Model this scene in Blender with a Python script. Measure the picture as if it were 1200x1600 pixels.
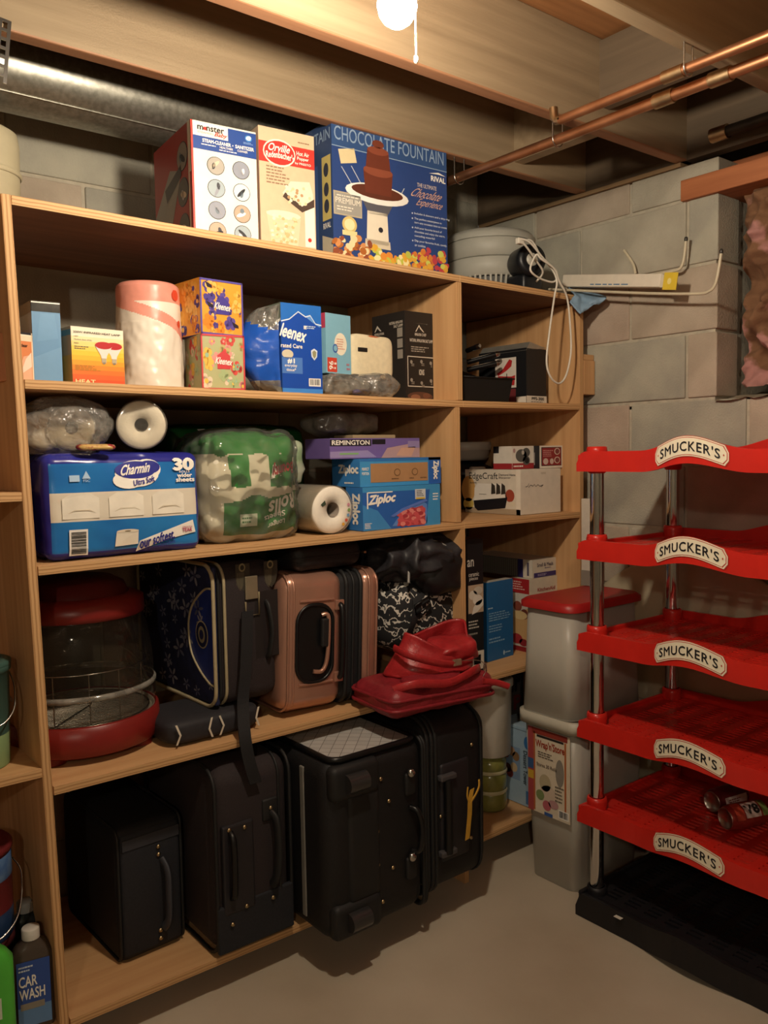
import bpy, bmesh, math, random
from mathutils import Vector, Matrix, noise
PI = math.pi
for o in list(bpy.data.objects): bpy.data.objects.remove(o, do_unlink=True)
scene = bpy.context.scene
COL = scene.collection
# ---------------------------------------------------------------- camera
F_PX, YAW, PITCH, ROLL = 1320.0, 0.671165, 0.0703104, -0.0179119
CAM = Vector((0.0, -1.8, 1.31))
_f = Vector((math.sin(YAW)*math.cos(PITCH), math.cos(YAW)*math.cos(PITCH), -math.sin(PITCH)))
_r = Vector((math.cos(YAW), -math.sin(YAW), 0)); _u = _r.cross(_f)
RT = math.cos(ROLL)*_r + math.sin(ROLL)*_u; UP = -math.sin(ROLL)*_r + math.cos(ROLL)*_u; FW = _f
cd = bpy.data.cameras.new('camera'); cam = bpy.data.objects.new('camera', cd); COL.objects.link(cam)
cd.sensor_fit = 'VERTICAL'; cd.sensor_height = 24.0; cd.sensor_width = 18.0; cd.lens = F_PX/1600*24.0; cd.clip_start = 0.02
cam.matrix_world = Matrix(((RT.x, UP.x, -FW.x, CAM.x), (RT.y, UP.y, -FW.y, CAM.y), (RT.z, UP.z, -FW.z, CAM.z), (0, 0, 0, 1)))
scene.camera = cam
# ---------------------------------------------------------------- world, light, exposure
world = bpy.data.worlds.new('world'); scene.world = world; world.use_nodes = True
bg = world.node_tree.nodes['Background']; bg.inputs[0].default_value = (1.0, .86, .68, 1); bg.inputs[1].default_value = 0.02
vs = scene.view_settings; vs.view_transform = 'Standard'; vs.look = 'None'; vs.gamma = 1.0; vs.use_curve_mapping = False
vs.exposure = 1.57
BULB = Vector((0.878, -0.75, 2.003)); BULB_STRENGTH = 330.0; BULB_COLOR = (1.0, .855, .66)
FILL_BULB = Vector((-1.1, -3.0, 2.05)); FILL_BULB_STRENGTH = 260.0  # added bulb out of view behind the camera, lifts the shadows

def ray(px, py): return RT*((px-600)/F_PX) - UP*((py-800)/F_PX) + FW
def at(px, py, ax, v):
    r = ray(px, py); return CAM + r*((v-CAM[ax])/r[ax])
def aty(px, py, y=0.0): return at(px, py, 1, y)
def atz(px, py, z): return at(px, py, 2, z)
def atx(px, py, x): return at(px, py, 0, x)

# ---------------------------------------------------------------- materials
MATS = {}
def lin(h):
    h = h.lstrip('#'); out = []
    for i in (0, 2, 4):
        c = int(h[i:i+2], 16)/255; out.append(c/12.92 if c <= .04045 else ((c+.055)/1.055)**2.4)
    return out
def mat(name, col='#808080', rough=.55, metal=0, var=.08, sc=25, bump=0, bsc=120, alpha=1, trans=0, coat=0, emit=0, ior=1.45, stretch=(1,1,1), col2=None, detail=3, ramp=(.3,.7), spec=.5, trl=0):
    if name in MATS: return MATS[name]
    m = bpy.data.materials.new(name); m.use_nodes = True; nt = m.node_tree; N = nt.nodes; L = nt.links
    b = N['Principled BSDF']; c = lin(col)
    tc = N.new('ShaderNodeTexCoord'); mp = N.new('ShaderNodeMapping'); mp.inputs['Scale'].default_value = stretch
    L.new(tc.outputs['Object'], mp.inputs['Vector'])
    nz = N.new('ShaderNodeTexNoise'); nz.inputs['Scale'].default_value = sc; nz.inputs['Detail'].default_value = detail
    L.new(mp.outputs[0], nz.inputs['Vector'])
    cr = N.new('ShaderNodeValToRGB'); e = cr.color_ramp.elements; e[0].position, e[1].position = ramp
    if col2: c2 = lin(col2); e[0].color = (*c2, 1); e[1].color = (*c, 1)
    else:
        e[0].color = (*[x*(1-var) for x in c], 1); e[1].color = (*[min(1, x*(1+var)) for x in c], 1)
    L.new(nz.outputs[0], cr.inputs[0]); L.new(cr.outputs[0], b.inputs['Base Color'])
    b.inputs['Roughness'].default_value = rough; b.inputs['Metallic'].default_value = metal; b.inputs['IOR'].default_value = ior
    b.inputs['Specular IOR Level'].default_value = spec
    if alpha < 1: b.inputs['Alpha'].default_value = alpha
    if trans: b.inputs['Transmission Weight'].default_value = trans
    if coat: b.inputs['Coat Weight'].default_value = coat; b.inputs['Coat Roughness'].default_value = .1
    if emit: b.inputs['Emission Color'].default_value = (*c, 1); b.inputs['Emission Strength'].default_value = emit
    if bump:
        n2 = N.new('ShaderNodeTexNoise'); n2.inputs['Scale'].default_value = bsc; n2.inputs['Detail'].default_value = 4; L.new(mp.outputs[0], n2.inputs['Vector'])
        bp = N.new('ShaderNodeBump'); bp.inputs['Strength'].default_value = bump; bp.inputs['Distance'].default_value = .004
        L.new(n2.outputs[0], bp.inputs['Height']); L.new(bp.outputs[0], b.inputs['Normal'])
    MATS[name] = m; return m
def paper(col, rough=.45): return mat('card_'+col.strip('#'), col, rough, var=.04, sc=40)
def ink(col): return mat('ink_'+col.strip('#'), col, .45, var=.02, sc=60)
def plast(col, rough=.35): return mat('plastic_'+col.strip('#')+str(rough), col, rough, var=.04, sc=30)
def wood(name, c1, c2, axis):
    if name in MATS: return MATS[name]
    st = {'x': (1.2, 22, 22), 'y': (22, 1.2, 22), 'z': (22, 22, 1.2)}[axis]
    m = mat(name, c1, .6, sc=1.6, stretch=st, col2=c2, detail=6, bump=.12, bsc=6, ramp=(.25, .75)); return m
def ply_edge(name, axis):
    m = bpy.data.materials.new(name); m.use_nodes = True; nt = m.node_tree; N = nt.nodes; L = nt.links; b = N['Principled BSDF']
    tc = N.new('ShaderNodeTexCoord'); w = N.new('ShaderNodeTexWave'); w.bands_direction = axis; w.inputs['Scale'].default_value = 42; w.inputs['Distortion'].default_value = 2.2; w.inputs['Detail'].default_value = 2; w.inputs['Detail Scale'].default_value = .3
    L.new(tc.outputs['Object'], w.inputs['Vector']); cr = N.new('ShaderNodeValToRGB'); e = cr.color_ramp.elements
    e[0].position = .0; e[0].color = (*lin('#a87a4c'), 1); e[1].position = .55; e[1].color = (*lin('#cba271'), 1)
    L.new(w.outputs[0], cr.inputs[0]); L.new(cr.outputs[0], b.inputs['Base Color']); b.inputs['Roughness'].default_value = .7
    MATS[name] = m; return m
PLY_H = wood('plywood_board', '#d2a878', '#bd8f60', 'x'); PLY_V = wood('plywood_panel', '#d4a878', '#b8895a', 'z')
EDGE_H = ply_edge('plywood_edge_flat', 'Z'); EDGE_V = ply_edge('plywood_edge_upright', 'X')
def clear(name, col='#f2f0ea', rough=.08, milk=.06, gloss=.5, bump=0, bsc=30):
    m = bpy.data.materials.new(name); m.use_nodes = True; nt = m.node_tree; N = nt.nodes; L = nt.links; N.remove(N['Principled BSDF'])
    c = (*lin(col), 1); tr = N.new('ShaderNodeBsdfTransparent'); tr.inputs[0].default_value = c; gl = N.new('ShaderNodeBsdfGlossy'); gl.inputs['Roughness'].default_value = rough
    df = N.new('ShaderNodeBsdfDiffuse'); df.inputs[0].default_value = c; fr = N.new('ShaderNodeFresnel'); fr.inputs[0].default_value = 1.5
    tc = N.new('ShaderNodeTexCoord'); nz = N.new('ShaderNodeTexNoise'); nz.inputs['Scale'].default_value = bsc; nz.inputs['Detail'].default_value = 3; L.new(tc.outputs['Object'], nz.inputs['Vector'])
    if bump:
        bp = N.new('ShaderNodeBump'); bp.inputs['Strength'].default_value = bump; bp.inputs['Distance'].default_value = .01; L.new(nz.outputs[0], bp.inputs['Height'])
        for q in (gl, df, fr): L.new(bp.outputs[0], q.inputs['Normal'])
    mm = N.new('ShaderNodeMath'); mm.operation = 'MULTIPLY_ADD'; mm.inputs[1].default_value = gloss*1.6; mm.inputs[2].default_value = gloss*.02; L.new(fr.outputs[0], mm.inputs[0]); mm.use_clamp = True
    a = N.new('ShaderNodeMixShader'); L.new(mm.outputs[0], a.inputs[0]); L.new(tr.outputs[0], a.inputs[1]); L.new(gl.outputs[0], a.inputs[2])
    mk = N.new('ShaderNodeMath'); mk.operation = 'MULTIPLY'; mk.inputs[1].default_value = milk*2; L.new(nz.outputs[0], mk.inputs[0])
    b = N.new('ShaderNodeMixShader'); L.new(mk.outputs[0], b.inputs[0]); L.new(a.outputs[0], b.inputs[1]); L.new(df.outputs[0], b.inputs[2])
    L.new(b.outputs[0], N['Material Output'].inputs[0]); MATS[name] = m; return m
FILM = clear('clear_film', milk=.05, rough=.1, gloss=.45)
FILM2 = clear('crinkled_clear_bag', '#ece8e0', .12, .13, .9, 1.0, 48)
GREYFILM = clear('grey_plastic_bag', '#a39e94', .18, .45, .7, .8, 26)
PULP = mat('white_paper_roll', '#e8e0d2', .9, var=.04, sc=60, bump=.15, bsc=200)
BLACKFAB = mat('black_nylon_cloth', '#17171a', .75, var=.2, sc=300, bump=.3, bsc=700)
BROWNFAB = mat('dark_brown_woven_cloth', '#2a2224', .8, var=.2, sc=300, bump=.35, bsc=700)
BLACKPL = mat('black_plastic', '#101012', .35, var=.1)
BLACKRUB = mat('black_rubber', '#1a1a1b', .6, var=.1)
CHROME = mat('chrome', '#d8d8d8', .08, metal=1, var=.01)
BRASS = mat('brass_rivet', '#b7a27c', .35, metal=1, var=.05)
STEEL = mat('steel', '#b5b3ae', .25, metal=1, var=.05)

# ---------------------------------------------------------------- mesh builder
class MB:
    def __init__(s): s.v = []; s.f = []; s.m = []; s.sm = []
    def add(s, V, Fc, m=0, smooth=False):
        k = len(s.v); s.v += [tuple(p) for p in V]
        for fc in Fc: s.f.append(tuple(k+i for i in fc)); s.m.append(m); s.sm.append(smooth)
        return s
    def box(s, x0, y0, z0, x1, y1, z1, m=0):
        V = [(x, y, z) for z in (z0, z1) for y in (y0, y1) for x in (x0, x1)]
        return s.add(V, [(0,2,3,1),(4,5,7,6),(0,1,5,4),(2,6,7,3),(0,4,6,2),(1,3,7,5)], m)
    def rbox(s, x0, y0, z0, x1, y1, z1, r=.002, seg=2, m=0):
        bm = bmesh.new(); bmesh.ops.create_cube(bm, size=1)
        for v in bm.verts: v.co = Vector(((x0+x1)/2+v.co.x*(x1-x0), (y0+y1)/2+v.co.y*(y1-y0), (z0+z1)/2+v.co.z*(z1-z0)))
        r = min(r, .499*min(abs(x1-x0), abs(y1-y0), abs(z1-z0)))
        bmesh.ops.bevel(bm, geom=list(bm.edges), offset=r, segments=seg, profile=.5, affect='EDGES')
        bmesh.ops.recalc_face_normals(bm, faces=bm.faces)
        bm.verts.index_update(); V = [v.co.copy() for v in bm.verts]; Fc = [tuple(v.index for v in f.verts) for f in bm.faces]; bm.free()
        return s.add(V, Fc, m, seg > 2)
    def lathe(s, prof, n=32, c=(0,0,0), ax='z', m=0, a0=0, a1=2*PI, smooth=True, sx=1, sy=1):
        full = abs(a1-a0-2*PI) < 1e-6; k = n if full else n+1; V = []
        for (r, h) in prof:
            for i in range(k):
                a = a0+(a1-a0)*i/n; p = (r*math.cos(a)*sx, r*math.sin(a)*sy, h)
                if ax == 'y': p = (p[0], h, p[1])
                if ax == 'x': p = (h, p[0], p[1])
                V.append((p[0]+c[0], p[1]+c[1], p[2]+c[2]))
        Fc = []
        for j in range(len(prof)-1):
            for i in range(n):
                a, b = i, (i+1) % k
                q = (j*k+a, j*k+b, (j+1)*k+b, (j+1)*k+a)
                Fc.append(q if ax != 'y' else q[::-1])
        return s.add(V, Fc, m, smooth)
    def cyl(s, r, z0, z1, c=(0,0,0), n=24, ax='z', m=0, r2=None):
        r2 = r if r2 is None else r2
        return s.lathe([(1e-5, z0), (r, z0)], n, c, ax, m, smooth=False).lathe([(r, z0), (r2, z1)], n, c, ax, m).lathe([(r2, z1), (1e-5, z1)], n, c, ax, m, smooth=False)
    def tube(s, path, r, n=8, closed=False, m=0, flat=1.0):
        P = [Vector(p) for p in path]; k = len(P); V = []; prev = None
        for i in range(k):
            a = P[(i-1) % k] if (closed or i > 0) else P[i]; b = P[(i+1) % k] if (closed or i < k-1) else P[i]
            t = (b-a).normalized()
            if prev is None:
                h = Vector((0, 0, 1)) if abs(t.z) < .9 else Vector((1, 0, 0)); nn = (h-t*h.dot(t)).normalized()
            else:
                nn = prev-t*prev.dot(t); nn = nn.normalized() if nn.length > 1e-6 else t.orthogonal().normalized()
            prev = nn; bb = t.cross(nn); rr = r[i] if isinstance(r, (list, tuple)) else r
            for j in range(n):
                a_ = 2*PI*j/n; V.append(P[i]+nn*(rr*math.cos(a_))+bb*(rr*flat*math.sin(a_)))
        Fc = []
        for i in range(k if closed else k-1):
            for j in range(n): Fc.append((i*n+j, i*n+(j+1) % n, ((i+1) % k)*n+(j+1) % n, ((i+1) % k)*n+j))
        s.add(V, Fc, m, True)
        if not closed: s.add(V[:n], [tuple(range(n))[::-1]], m); s.add(V[-n:], [tuple(range(n))], m)
        return s
    def grid(s, fn, nu, nv, m=0, smooth=True, mf=None, closeu=False):
        V = [fn(i/nu, j/nv) for j in range(nv+1) for i in range(nu+(0 if closeu else 1))]; w = nu if closeu else nu+1
        k = len(s.v); s.v += [tuple(p) for p in V]
        for j in range(nv):
            for i in range(nu):
                i2 = (i+1) % w if closeu else i+1
                s.f.append((k+j*w+i, k+j*w+i2, k+(j+1)*w+i2, k+(j+1)*w+i)); s.m.append(mf((i+.5)/nu, (j+.5)/nv) if mf else m); s.sm.append(smooth)
        return s
    def blob(s, w, d, h, e1=.5, e2=.5, amp=0, fr=8, seed=0, nu=40, nv=24, ridge=False, c=(0,0,0), m=0, flatb=0, mf=None):
        def sp(x, e): return math.copysign(abs(x)**e, x)
        def fn(u, v):
            a = 2*PI*u; b = -PI/2+PI*v
            x = sp(math.cos(b), e1)*sp(math.cos(a), e2)*w/2; y = sp(math.cos(b), e1)*sp(math.sin(a), e2)*d/2; z = sp(math.sin(b), e1)*h/2
            if amp:
                q = Vector((x, y, z))*fr+Vector((seed*3.1, seed*1.7, seed)); nz = noise.noise(q)
                if ridge: nz = 1-2*abs(nz)+.4*noise.noise(q*2.3)
                k = 1+amp*nz; x *= k; y *= k; z *= k
            z = max(z, -h/2*(1-flatb)) if flatb else z
            return (x+c[0], y+c[1], z+c[2]+h/2*(1-flatb))
        return s.grid(fn, nu, nv, m, True, mf, closeu=True)
    def build(s, name, mats, parent=None, bevel=0, solid=0, weld=False):
        me = bpy.data.meshes.new(name); me.from_pydata(s.v, [], s.f); me.update()
        for x in (mats if isinstance(mats, (list, tuple)) else [mats]): me.materials.append(x)
        me.polygons.foreach_set('material_index', s.m); me.polygons.foreach_set('use_smooth', s.sm)
        if weld:
            bm = bmesh.new(); bm.from_mesh(me); bmesh.ops.remove_doubles(bm, verts=bm.verts, dist=1e-5); bm.to_mesh(me); bm.free()
        o = bpy.data.objects.new(name, me); COL.objects.link(o)
        if parent is not None: o.parent = parent
        if solid: q = o.modifiers.new('Solidify', 'SOLIDIFY'); q.thickness = solid; q.offset = -1
        if bevel: q = o.modifiers.new('Bevel', 'BEVEL'); q.width = bevel; q.segments = 2; q.limit_method = 'ANGLE'
        return o
def packpos(w, d, h, r, bulge=0, amp=0, fr=6, seed=0, taper=0):
    # maps a point of the unit cube surface to a soft rounded, bulging pack (base at z = 0)
    def f(x, y, z, o=0):
        p_ = Vector((x*w/2, y*d/2, z*h/2)); q_ = Vector((max(-w/2+r, min(w/2-r, p_.x)), max(-d/2+r, min(d/2-r, p_.y)), max(-h/2+r, min(h/2-r, p_.z))))
        e = p_-q_; n_ = e.normalized() if e.length > 1e-9 else Vector((0, 0, 1)); p_ = q_+n_*r
        bx, by, bz = bulge if isinstance(bulge, tuple) else (bulge,)*3
        p_.x += math.copysign(bx*(1-y*y)*(1-z*z), x) if abs(x) > .999 else 0
        p_.y += math.copysign(by*(1-x*x)*(1-z*z), y) if abs(y) > .999 else 0
        p_.z += math.copysign(bz*(1-y*y)*(1-x*x), z) if z > .999 else 0
        if amp:
            v_ = Vector((p_.x, p_.y, p_.z))*fr+Vector((seed*1.3, seed*2.7, seed*.7)); m_ = noise.noise(v_)+.5*noise.noise(v_*2.7)
            p_ += n_*(amp*m_)
        if taper: p_.x *= 1-taper*(p_.z/h+.5)
        p_ += n_*o; return (p_.x, p_.y, p_.z+h/2)
    return f
def pack(mb, pos, n=20, mf=None, m=0):
    for ax in range(3):
        for sg in (-1, 1):
            def fn(u, v, ax=ax, sg=sg):
                a, b = 2*u-1, 2*v-1
                if sg < 0: a = -a
                c = [0, 0, 0]; c[ax] = sg; c[(ax+1) % 3] = a; c[(ax+2) % 3] = b; return pos(*c)
            def mm(u, v, ax=ax, sg=sg):
                a, b = 2*u-1, 2*v-1
                if sg < 0: a = -a
                c = [0, 0, 0]; c[ax] = sg; c[(ax+1) % 3] = a; c[(ax+2) % 3] = b; return mf(*c) if mf else m
            mb.grid(fn, n, n, mf=mm)
    return mb
def thing(name, label, cat, loc=(0,0,0), rotz=0, group=None):
    o = bpy.data.objects.new(name, None); COL.objects.link(o); o.empty_display_size = .05
    o.location = loc; o.rotation_euler = (0, 0, rotz); o['label'] = label; o['category'] = cat
    if group: o['group'] = group
    return o
def tag(o, label, cat, group=None):
    o['label'] = label; o['category'] = cat
    if group: o['group'] = group
    return o
def struct(o, label=None, cat=None):
    o['kind'] = 'structure'
    if label: o['label'] = label
    if cat: o['category'] = cat
    return o
def rrect(w, h, r, n=5):
    pts = []
    for cx, cy, a in ((w/2-r, h/2-r, 0), (-w/2+r, h/2-r, PI/2), (-w/2+r, -h/2+r, PI), (w/2-r, -h/2+r, 3*PI/2)):
        for i in range(n+1): t = a+PI/2*i/n; pts.append((cx+r*math.cos(t), cy+r*math.sin(t)))
    return pts
def spline(pts, n=8):
    P = [Vector(p) for p in pts]; out = []
    for i in range(len(P)-1):
        a = P[max(i-1, 0)]; b = P[i]; c = P[i+1]; d = P[min(i+2, len(P)-1)]
        for k in range(n):
            t = k/n; out.append(.5*((2*b)+(c-a)*t+(2*a-5*b+4*c-d)*t*t+(3*b-a-3*c+d)*t**3))
    out.append(P[-1]); return out

# ---------------------------------------------------------------- print on faces
TXT = {}
def glyphs(sx, bold, sp=1.0):
    k = (sx, bold, sp)
    if k in TXT: return TXT[k]
    cu = bpy.data.curves.new('t', 'FONT'); cu.body = sx; cu.size = 1; cu.resolution_u = 3; cu.space_character = sp
    ob = bpy.data.objects.new('t', cu); COL.objects.link(ob); bpy.context.view_layer.update()
    me = bpy.data.meshes.new_from_object(ob)
    V = [(v.co.x, v.co.y) for v in me.vertices]; Fc = [tuple(p.vertices) for p in me.polygons]
    bpy.data.objects.remove(ob); bpy.data.curves.remove(cu); bpy.data.meshes.remove(me)
    x0 = min(v[0] for v in V); x1 = max(v[0] for v in V); y0 = min(v[1] for v in V); y1 = max(v[1] for v in V)
    V = [((x-x0)/(x1-x0), (y-y0)/(y1-y0)) for x, y in V]; bx, by = bold/(x1-x0), bold/(y1-y0)
    V2 = []; F2 = []; n = len(V); sh = ((0, 0, 0),) if bold < .01 else ((-bx, 0, 0), (bx, 0, .12), (0, by, .24), (0, -by, .36))
    for j, (a, b, lz) in enumerate(sh): V2 += [(x+a, y+b, lz) for x, y in V]; F2 += [tuple(q+j*n for q in f) for f in Fc]
    TXT[k] = (V2, F2); return TXT[k]
class Pr:
    """flat print: fractions (u right, v up) of a face"""
    def __init__(s, fn, sub=1): s.fn = fn; s.sub = sub; s.g = {}
    def _mb(s, part): 
        if part not in s.g: s.g[part] = (MB(), [])
        return s.g[part]
    def _mi(s, part, m):
        l = s._mb(part)[1]
        if m not in l: l.append(m)
        return l.index(m)
    def raw(s, part, V, Fc, m, ly, Z=None):
        s.it = getattr(s, 'it', []); us = [q[0] for q in V]; vs_ = [q[1] for q in V]
        s.it.append((part, [s.fn(u, v, .0004*(ly+(Z[i] if Z else 0))) for i, (u, v) in enumerate(V)], Fc, m, (min(us), min(vs_), max(us), max(vs_)))); return s
    def rect(s, u0, v0, u1, v1, m, ly=1, part='printed_panel'):
        n = s.sub; V = [(u0+(u1-u0)*i/n, v0+(v1-v0)*j/n) for j in range(n+1) for i in range(n+1)]
        return s.raw(part, V, [(j*(n+1)+i, j*(n+1)+i+1, (j+1)*(n+1)+i+1, (j+1)*(n+1)+i) for j in range(n) for i in range(n)], m, ly)
    def poly(s, pts, m, ly=2, part='printed_panel'): return s.raw(part, pts, [tuple(range(len(pts)))], m, ly)
    def ell(s, cu, cv, ru, rv, m, ly=2, part='printed_picture', n=20, rot=0):
        V = [(cu, cv)]
        for i in range(n):
            a = 2*PI*i/n; x, y = ru*math.cos(a), rv*math.sin(a); V.append((cu+x*math.cos(rot)-y*math.sin(rot), cv+x*math.sin(rot)+y*math.cos(rot)))
        return s.raw(part, V, [(0, 1+i, 1+(i+1) % n) for i in range(n)], m, ly)
    def text(s, t, u0, v0, u1, v1, m, ly=4, bold=.012, shear=0, rot=0, part='lettering', arc=0, slope=0, sp=1.0):
        V, Fc = glyphs(t, bold, sp); W = []
        Z = [q[2] for q in V]
        for x, y, _ in V:
            x = x+shear*(y-.5)
            if rot == 1: x, y = 1-y, x          # reads upward
            if rot == -1: x, y = y, 1-x         # reads downward
            if rot == 2: x, y = 1-x, 1-y        # upside down
            W.append((u0+(u1-u0)*x, v0+(v1-v0)*y+arc*(1-(2*x-1)**2)+slope*(x-.5)))
        if part == 'lettering': s.n = getattr(s, 'n', 0)+1; part = 'lettering#%d' % s.n
        return s.raw(part, W, Fc, m, ly, Z)
    def lines(s, u0, v0, u1, v1, n, m, seed=1, ly=3, th=.45):
        rd = random.Random(seed); dv = (v1-v0)/n
        for i in range(n):
            u = u0
            end = u0+(u1-u0)*rd.uniform(.65, 1)
            while u < end-.01*(u1-u0):
                w = (u1-u0)*rd.uniform(.06, .2); s.rect(u, v1-dv*(i+1)+dv*(1-th)/2, min(u+w, end), v1-dv*(i+1)+dv*(1+th)/2, m, ly, 'fine_print'); u += w+(u1-u0)*.03
        return s
    def barcode(s, u0, v0, u1, v1, seed=1, bars=14, horiz=False):
        s.rect(u0, v0, u1, v1, paper('#e9e6e0'), 3, 'barcode'); rd = random.Random(seed)
        for i in range(bars):
            a = .08+.84*i/bars; b = a+.84/bars*rd.uniform(.25, .8)
            if horiz: s.rect(u0+(u1-u0)*.1, v0+(v1-v0)*a, u1-(u1-u0)*.1, v0+(v1-v0)*b, ink('#141414'), 4, 'barcode')
            else: s.rect(u0+(u1-u0)*a, v0+(v1-v0)*.15, u0+(u1-u0)*b, v1-(v1-v0)*.1, ink('#141414'), 4, 'barcode')
        return s
    def build(s, parent):
        sub_ = parent
        for c_ in parent.children:
            if c_.name.split('.')[0] == 'carton': sub_ = c_
        # pieces of one part that lie apart on the face become objects of their own
        it = getattr(s, 'it', []); n = len(it); up = list(range(n))
        def find(i):
            while up[i] != i: up[i] = up[up[i]]; i = up[i]
            return i
        keys = {}
        for i, q in enumerate(it): keys.setdefault(q[0], []).append(i)
        for k, ids in keys.items():
            g = .05 if k == 'fine_print' else .02
            for a in range(len(ids)):
                A = it[ids[a]][4]
                for b in range(a):
                    B = it[ids[b]][4]
                    if A[0] < B[2]+g and B[0] < A[2]+g and A[1] < B[3]+g and B[1] < A[3]+g: up[find(ids[a])] = find(ids[b])
        cl = {}
        for i in range(n): cl.setdefault((it[i][0], find(i)), []).append(i)
        for (k, _), ids in cl.items():
            mb = MB(); ms = []
            for i in ids:
                m = it[i][3]
                if m not in ms: ms.append(m)
                mb.add(it[i][1], it[i][2], ms.index(m))
            nm_ = k.split('#')[0]; mb.build(nm_, ms, sub_ if nm_ in ('lettering', 'fine_print', 'barcode', 'handwriting') else parent)
        return parent

class Carton:
    pass
def carton(name, label, cat, tl=None, tr=None, zb=0, y0=.03, depth=.1, body='#c9c2b4', yaw=None, back=None, group=None, h=None, w=None, x=None, bev=.0015, rough=.45):
    """box whose front face corners are given as pixels (top left, top right), standing on zb with its near-left edge on the plane y0"""
    p = aty(tl[0], tl[1], y0) if tl else Vector((x, y0, zb+h))
    if h is None: h = p.z-zb
    if tr is not None:
        if yaw is None: q = atz(tr[0], tr[1], p.z); yaw = math.atan2(q.y-p.y, q.x-p.x)
        if w is None:
            r = ray(*tr); d = Vector((math.cos(yaw), math.sin(yaw)))
            det = d.x*(-r.y)+d.y*r.x; ex, ey = CAM.x-p.x, CAM.y-p.y
            w = (ex*(-r.y)+ey*r.x)/det
    yaw = yaw or 0
    if back is not None:
        r = ray(*back); d = Vector((-math.sin(yaw), math.cos(yaw))); det = d.x*(-r.y)+d.y*r.x; ex, ey = CAM.x-p.x, CAM.y-p.y
        depth = (ex*(-r.y)+ey*r.x)/det
    c, s_ = math.cos(yaw), math.sin(yaw)
    root = thing(name, label, cat, (p.x+c*w/2-s_*depth/2, p.y+s_*w/2+c*depth/2, zb), yaw, group)
    B = Carton(); B.root, B.w, B.d, B.h = root, w, depth, h
    if body: MB().rbox(-w/2, -depth/2, 0, w/2, depth/2, h, bev, 2).build('carton', paper(body, rough), root)
    def face(k):
        if k == 'front': return Pr(lambda u, v, o: (-w/2+w*u, -depth/2-o, h*v))
        if k == 'left': return Pr(lambda u, v, o: (-w/2-o, depth/2-depth*u, h*v))
        if k == 'top': return Pr(lambda u, v, o: (-w/2+w*u, -depth/2+depth*v, h+o))
        if k == 'right': return Pr(lambda u, v, o: (w/2+o, -depth/2+depth*u, h*v))
    B.face = face
    return B
def cyl_fit(xl, xr, row, y):
    """centre x and radius of an upright cylinder with axis at depth y whose outline runs from pixel xl to xr"""
    a = ray(xl, row); b = ray(xr, row); a = Vector((a.x, a.y)).normalized(); b = Vector((b.x, b.y)).normalized(); m = (a+b).normalized()
    half = math.acos(max(-1, min(1, a.dot(b))))/2; t = (y-CAM.y)/m.y; return CAM.x+m.x*t, t*math.sin(half)
# ================================================================ the room
CONC = mat('concrete_floor', '#c0b5a2', .85, sc=2.2, col2='#a99c88', detail=8, bump=.1, bsc=60)
floor = MB().box(-2.4, -3.8, -.1, 2.6, .7, 0).build('floor', CONC); struct(floor, 'grey concrete basement floor', 'floor')
MORTAR = mat('mortar', '#b3ab9a', .95, var=.12, sc=40, bump=.4, bsc=150)
BLK = [mat('cinder_block_%d' % i, c, .95, sc=6, col2=d, detail=9, bump=.55, bsc=170, ramp=(.35, .65)) for i, (c, d) in enumerate((('#b5af9f', '#9f998a'), ('#bba999', '#a59484'), ('#b0ac9c', '#98958a'), ('#b9ab9a', '#a39685')))]
WX, WY = 2.35, .55; OPEN_Y = -.438; Z0 = 1.455; WTOP = 2.155
wr = MB().box(WX+.008, -3.8, -.02, WX+.4, WY+.2, Z0-.01)
wr.box(WX+.008, OPEN_Y+.008, Z0-.02, WX+.4, WY+.2, WTOP-.004)
wall_right = wr.build('wall_right', MORTAR); struct(wall_right, 'grey concrete block side wall with a recess for insulation', 'wall')
wall_back = MB().box(-2.4, WY+.008, -.02, WX+.008, WY+.2, 2.45).build('wall_back', MORTAR); struct(wall_back, 'grey concrete block wall behind the shelves', 'wall')
BM = {}
def block(parent, axis, a0, a1, z0, z1, mi, top=False):
    key = (axis, round(a1-a0, 3), round(z1-z0, 3), mi)
    if key not in BM:
        L_, H_ = a1-a0, z1-z0; mb = MB()
        if axis == 'y': mb.rbox(0, -L_/2, -H_/2, .12, L_/2, H_/2, .004, 2)
        else: mb.rbox(-L_/2, 0, -H_/2, L_/2, .12, H_/2, .004, 2)
        o = mb.build('block', BLK[mi], parent); BM[key] = o.data
    else:
        o = bpy.data.objects.new('block', BM[key]); COL.objects.link(o); o.parent = parent
    rd = random.Random(a0*7+z0*13); e = rd.uniform(0, .003)
    o.location = (WX+e, (a0+a1)/2, (z0+z1)/2) if axis == 'y' else ((a0+a1)/2, WY+e, (z0+z1)/2)
rd = random.Random(5)
for k in range(-8, 4):
    z0 = Z0+.2*k+.005; z1 = min(Z0+.2*(k+1)-.005, WTOP)
    if z1 < .02: continue
    z0 = max(z0, 0.002)
    j0 = -.338 if k % 2 == 0 else -.135
    lo = OPEN_Y if k >= 0 else -2.2
    a = j0+.4*math.floor((lo-j0)/.4)
    while a < WY:
        s0, s1 = max(a+.005, lo+ (0 if k >= 0 else .005)), min(a+.395, WY)
        if s1-s0 > .03: block(wall_right, 'y', s0, s1, z0, z1, rd.randrange(4))
        a += .4
    j0 = .84 if k % 2 == 0 else .64
    if k >= 3: z1 = min(Z0+.2*(k+1)-.005, 2.3)
    a = j0-.4*4
    while a < WX:
        s0, s1 = max(a+.005, -.4), min(a+.395, WX)
        if s1-s0 > .03: block(wall_back, 'x', s0, s1, z0, z1, rd.randrange(4))
        a += .4
PAINT = mat('dull_wall', '#9a9384', .9, var=.06, sc=4)
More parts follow.
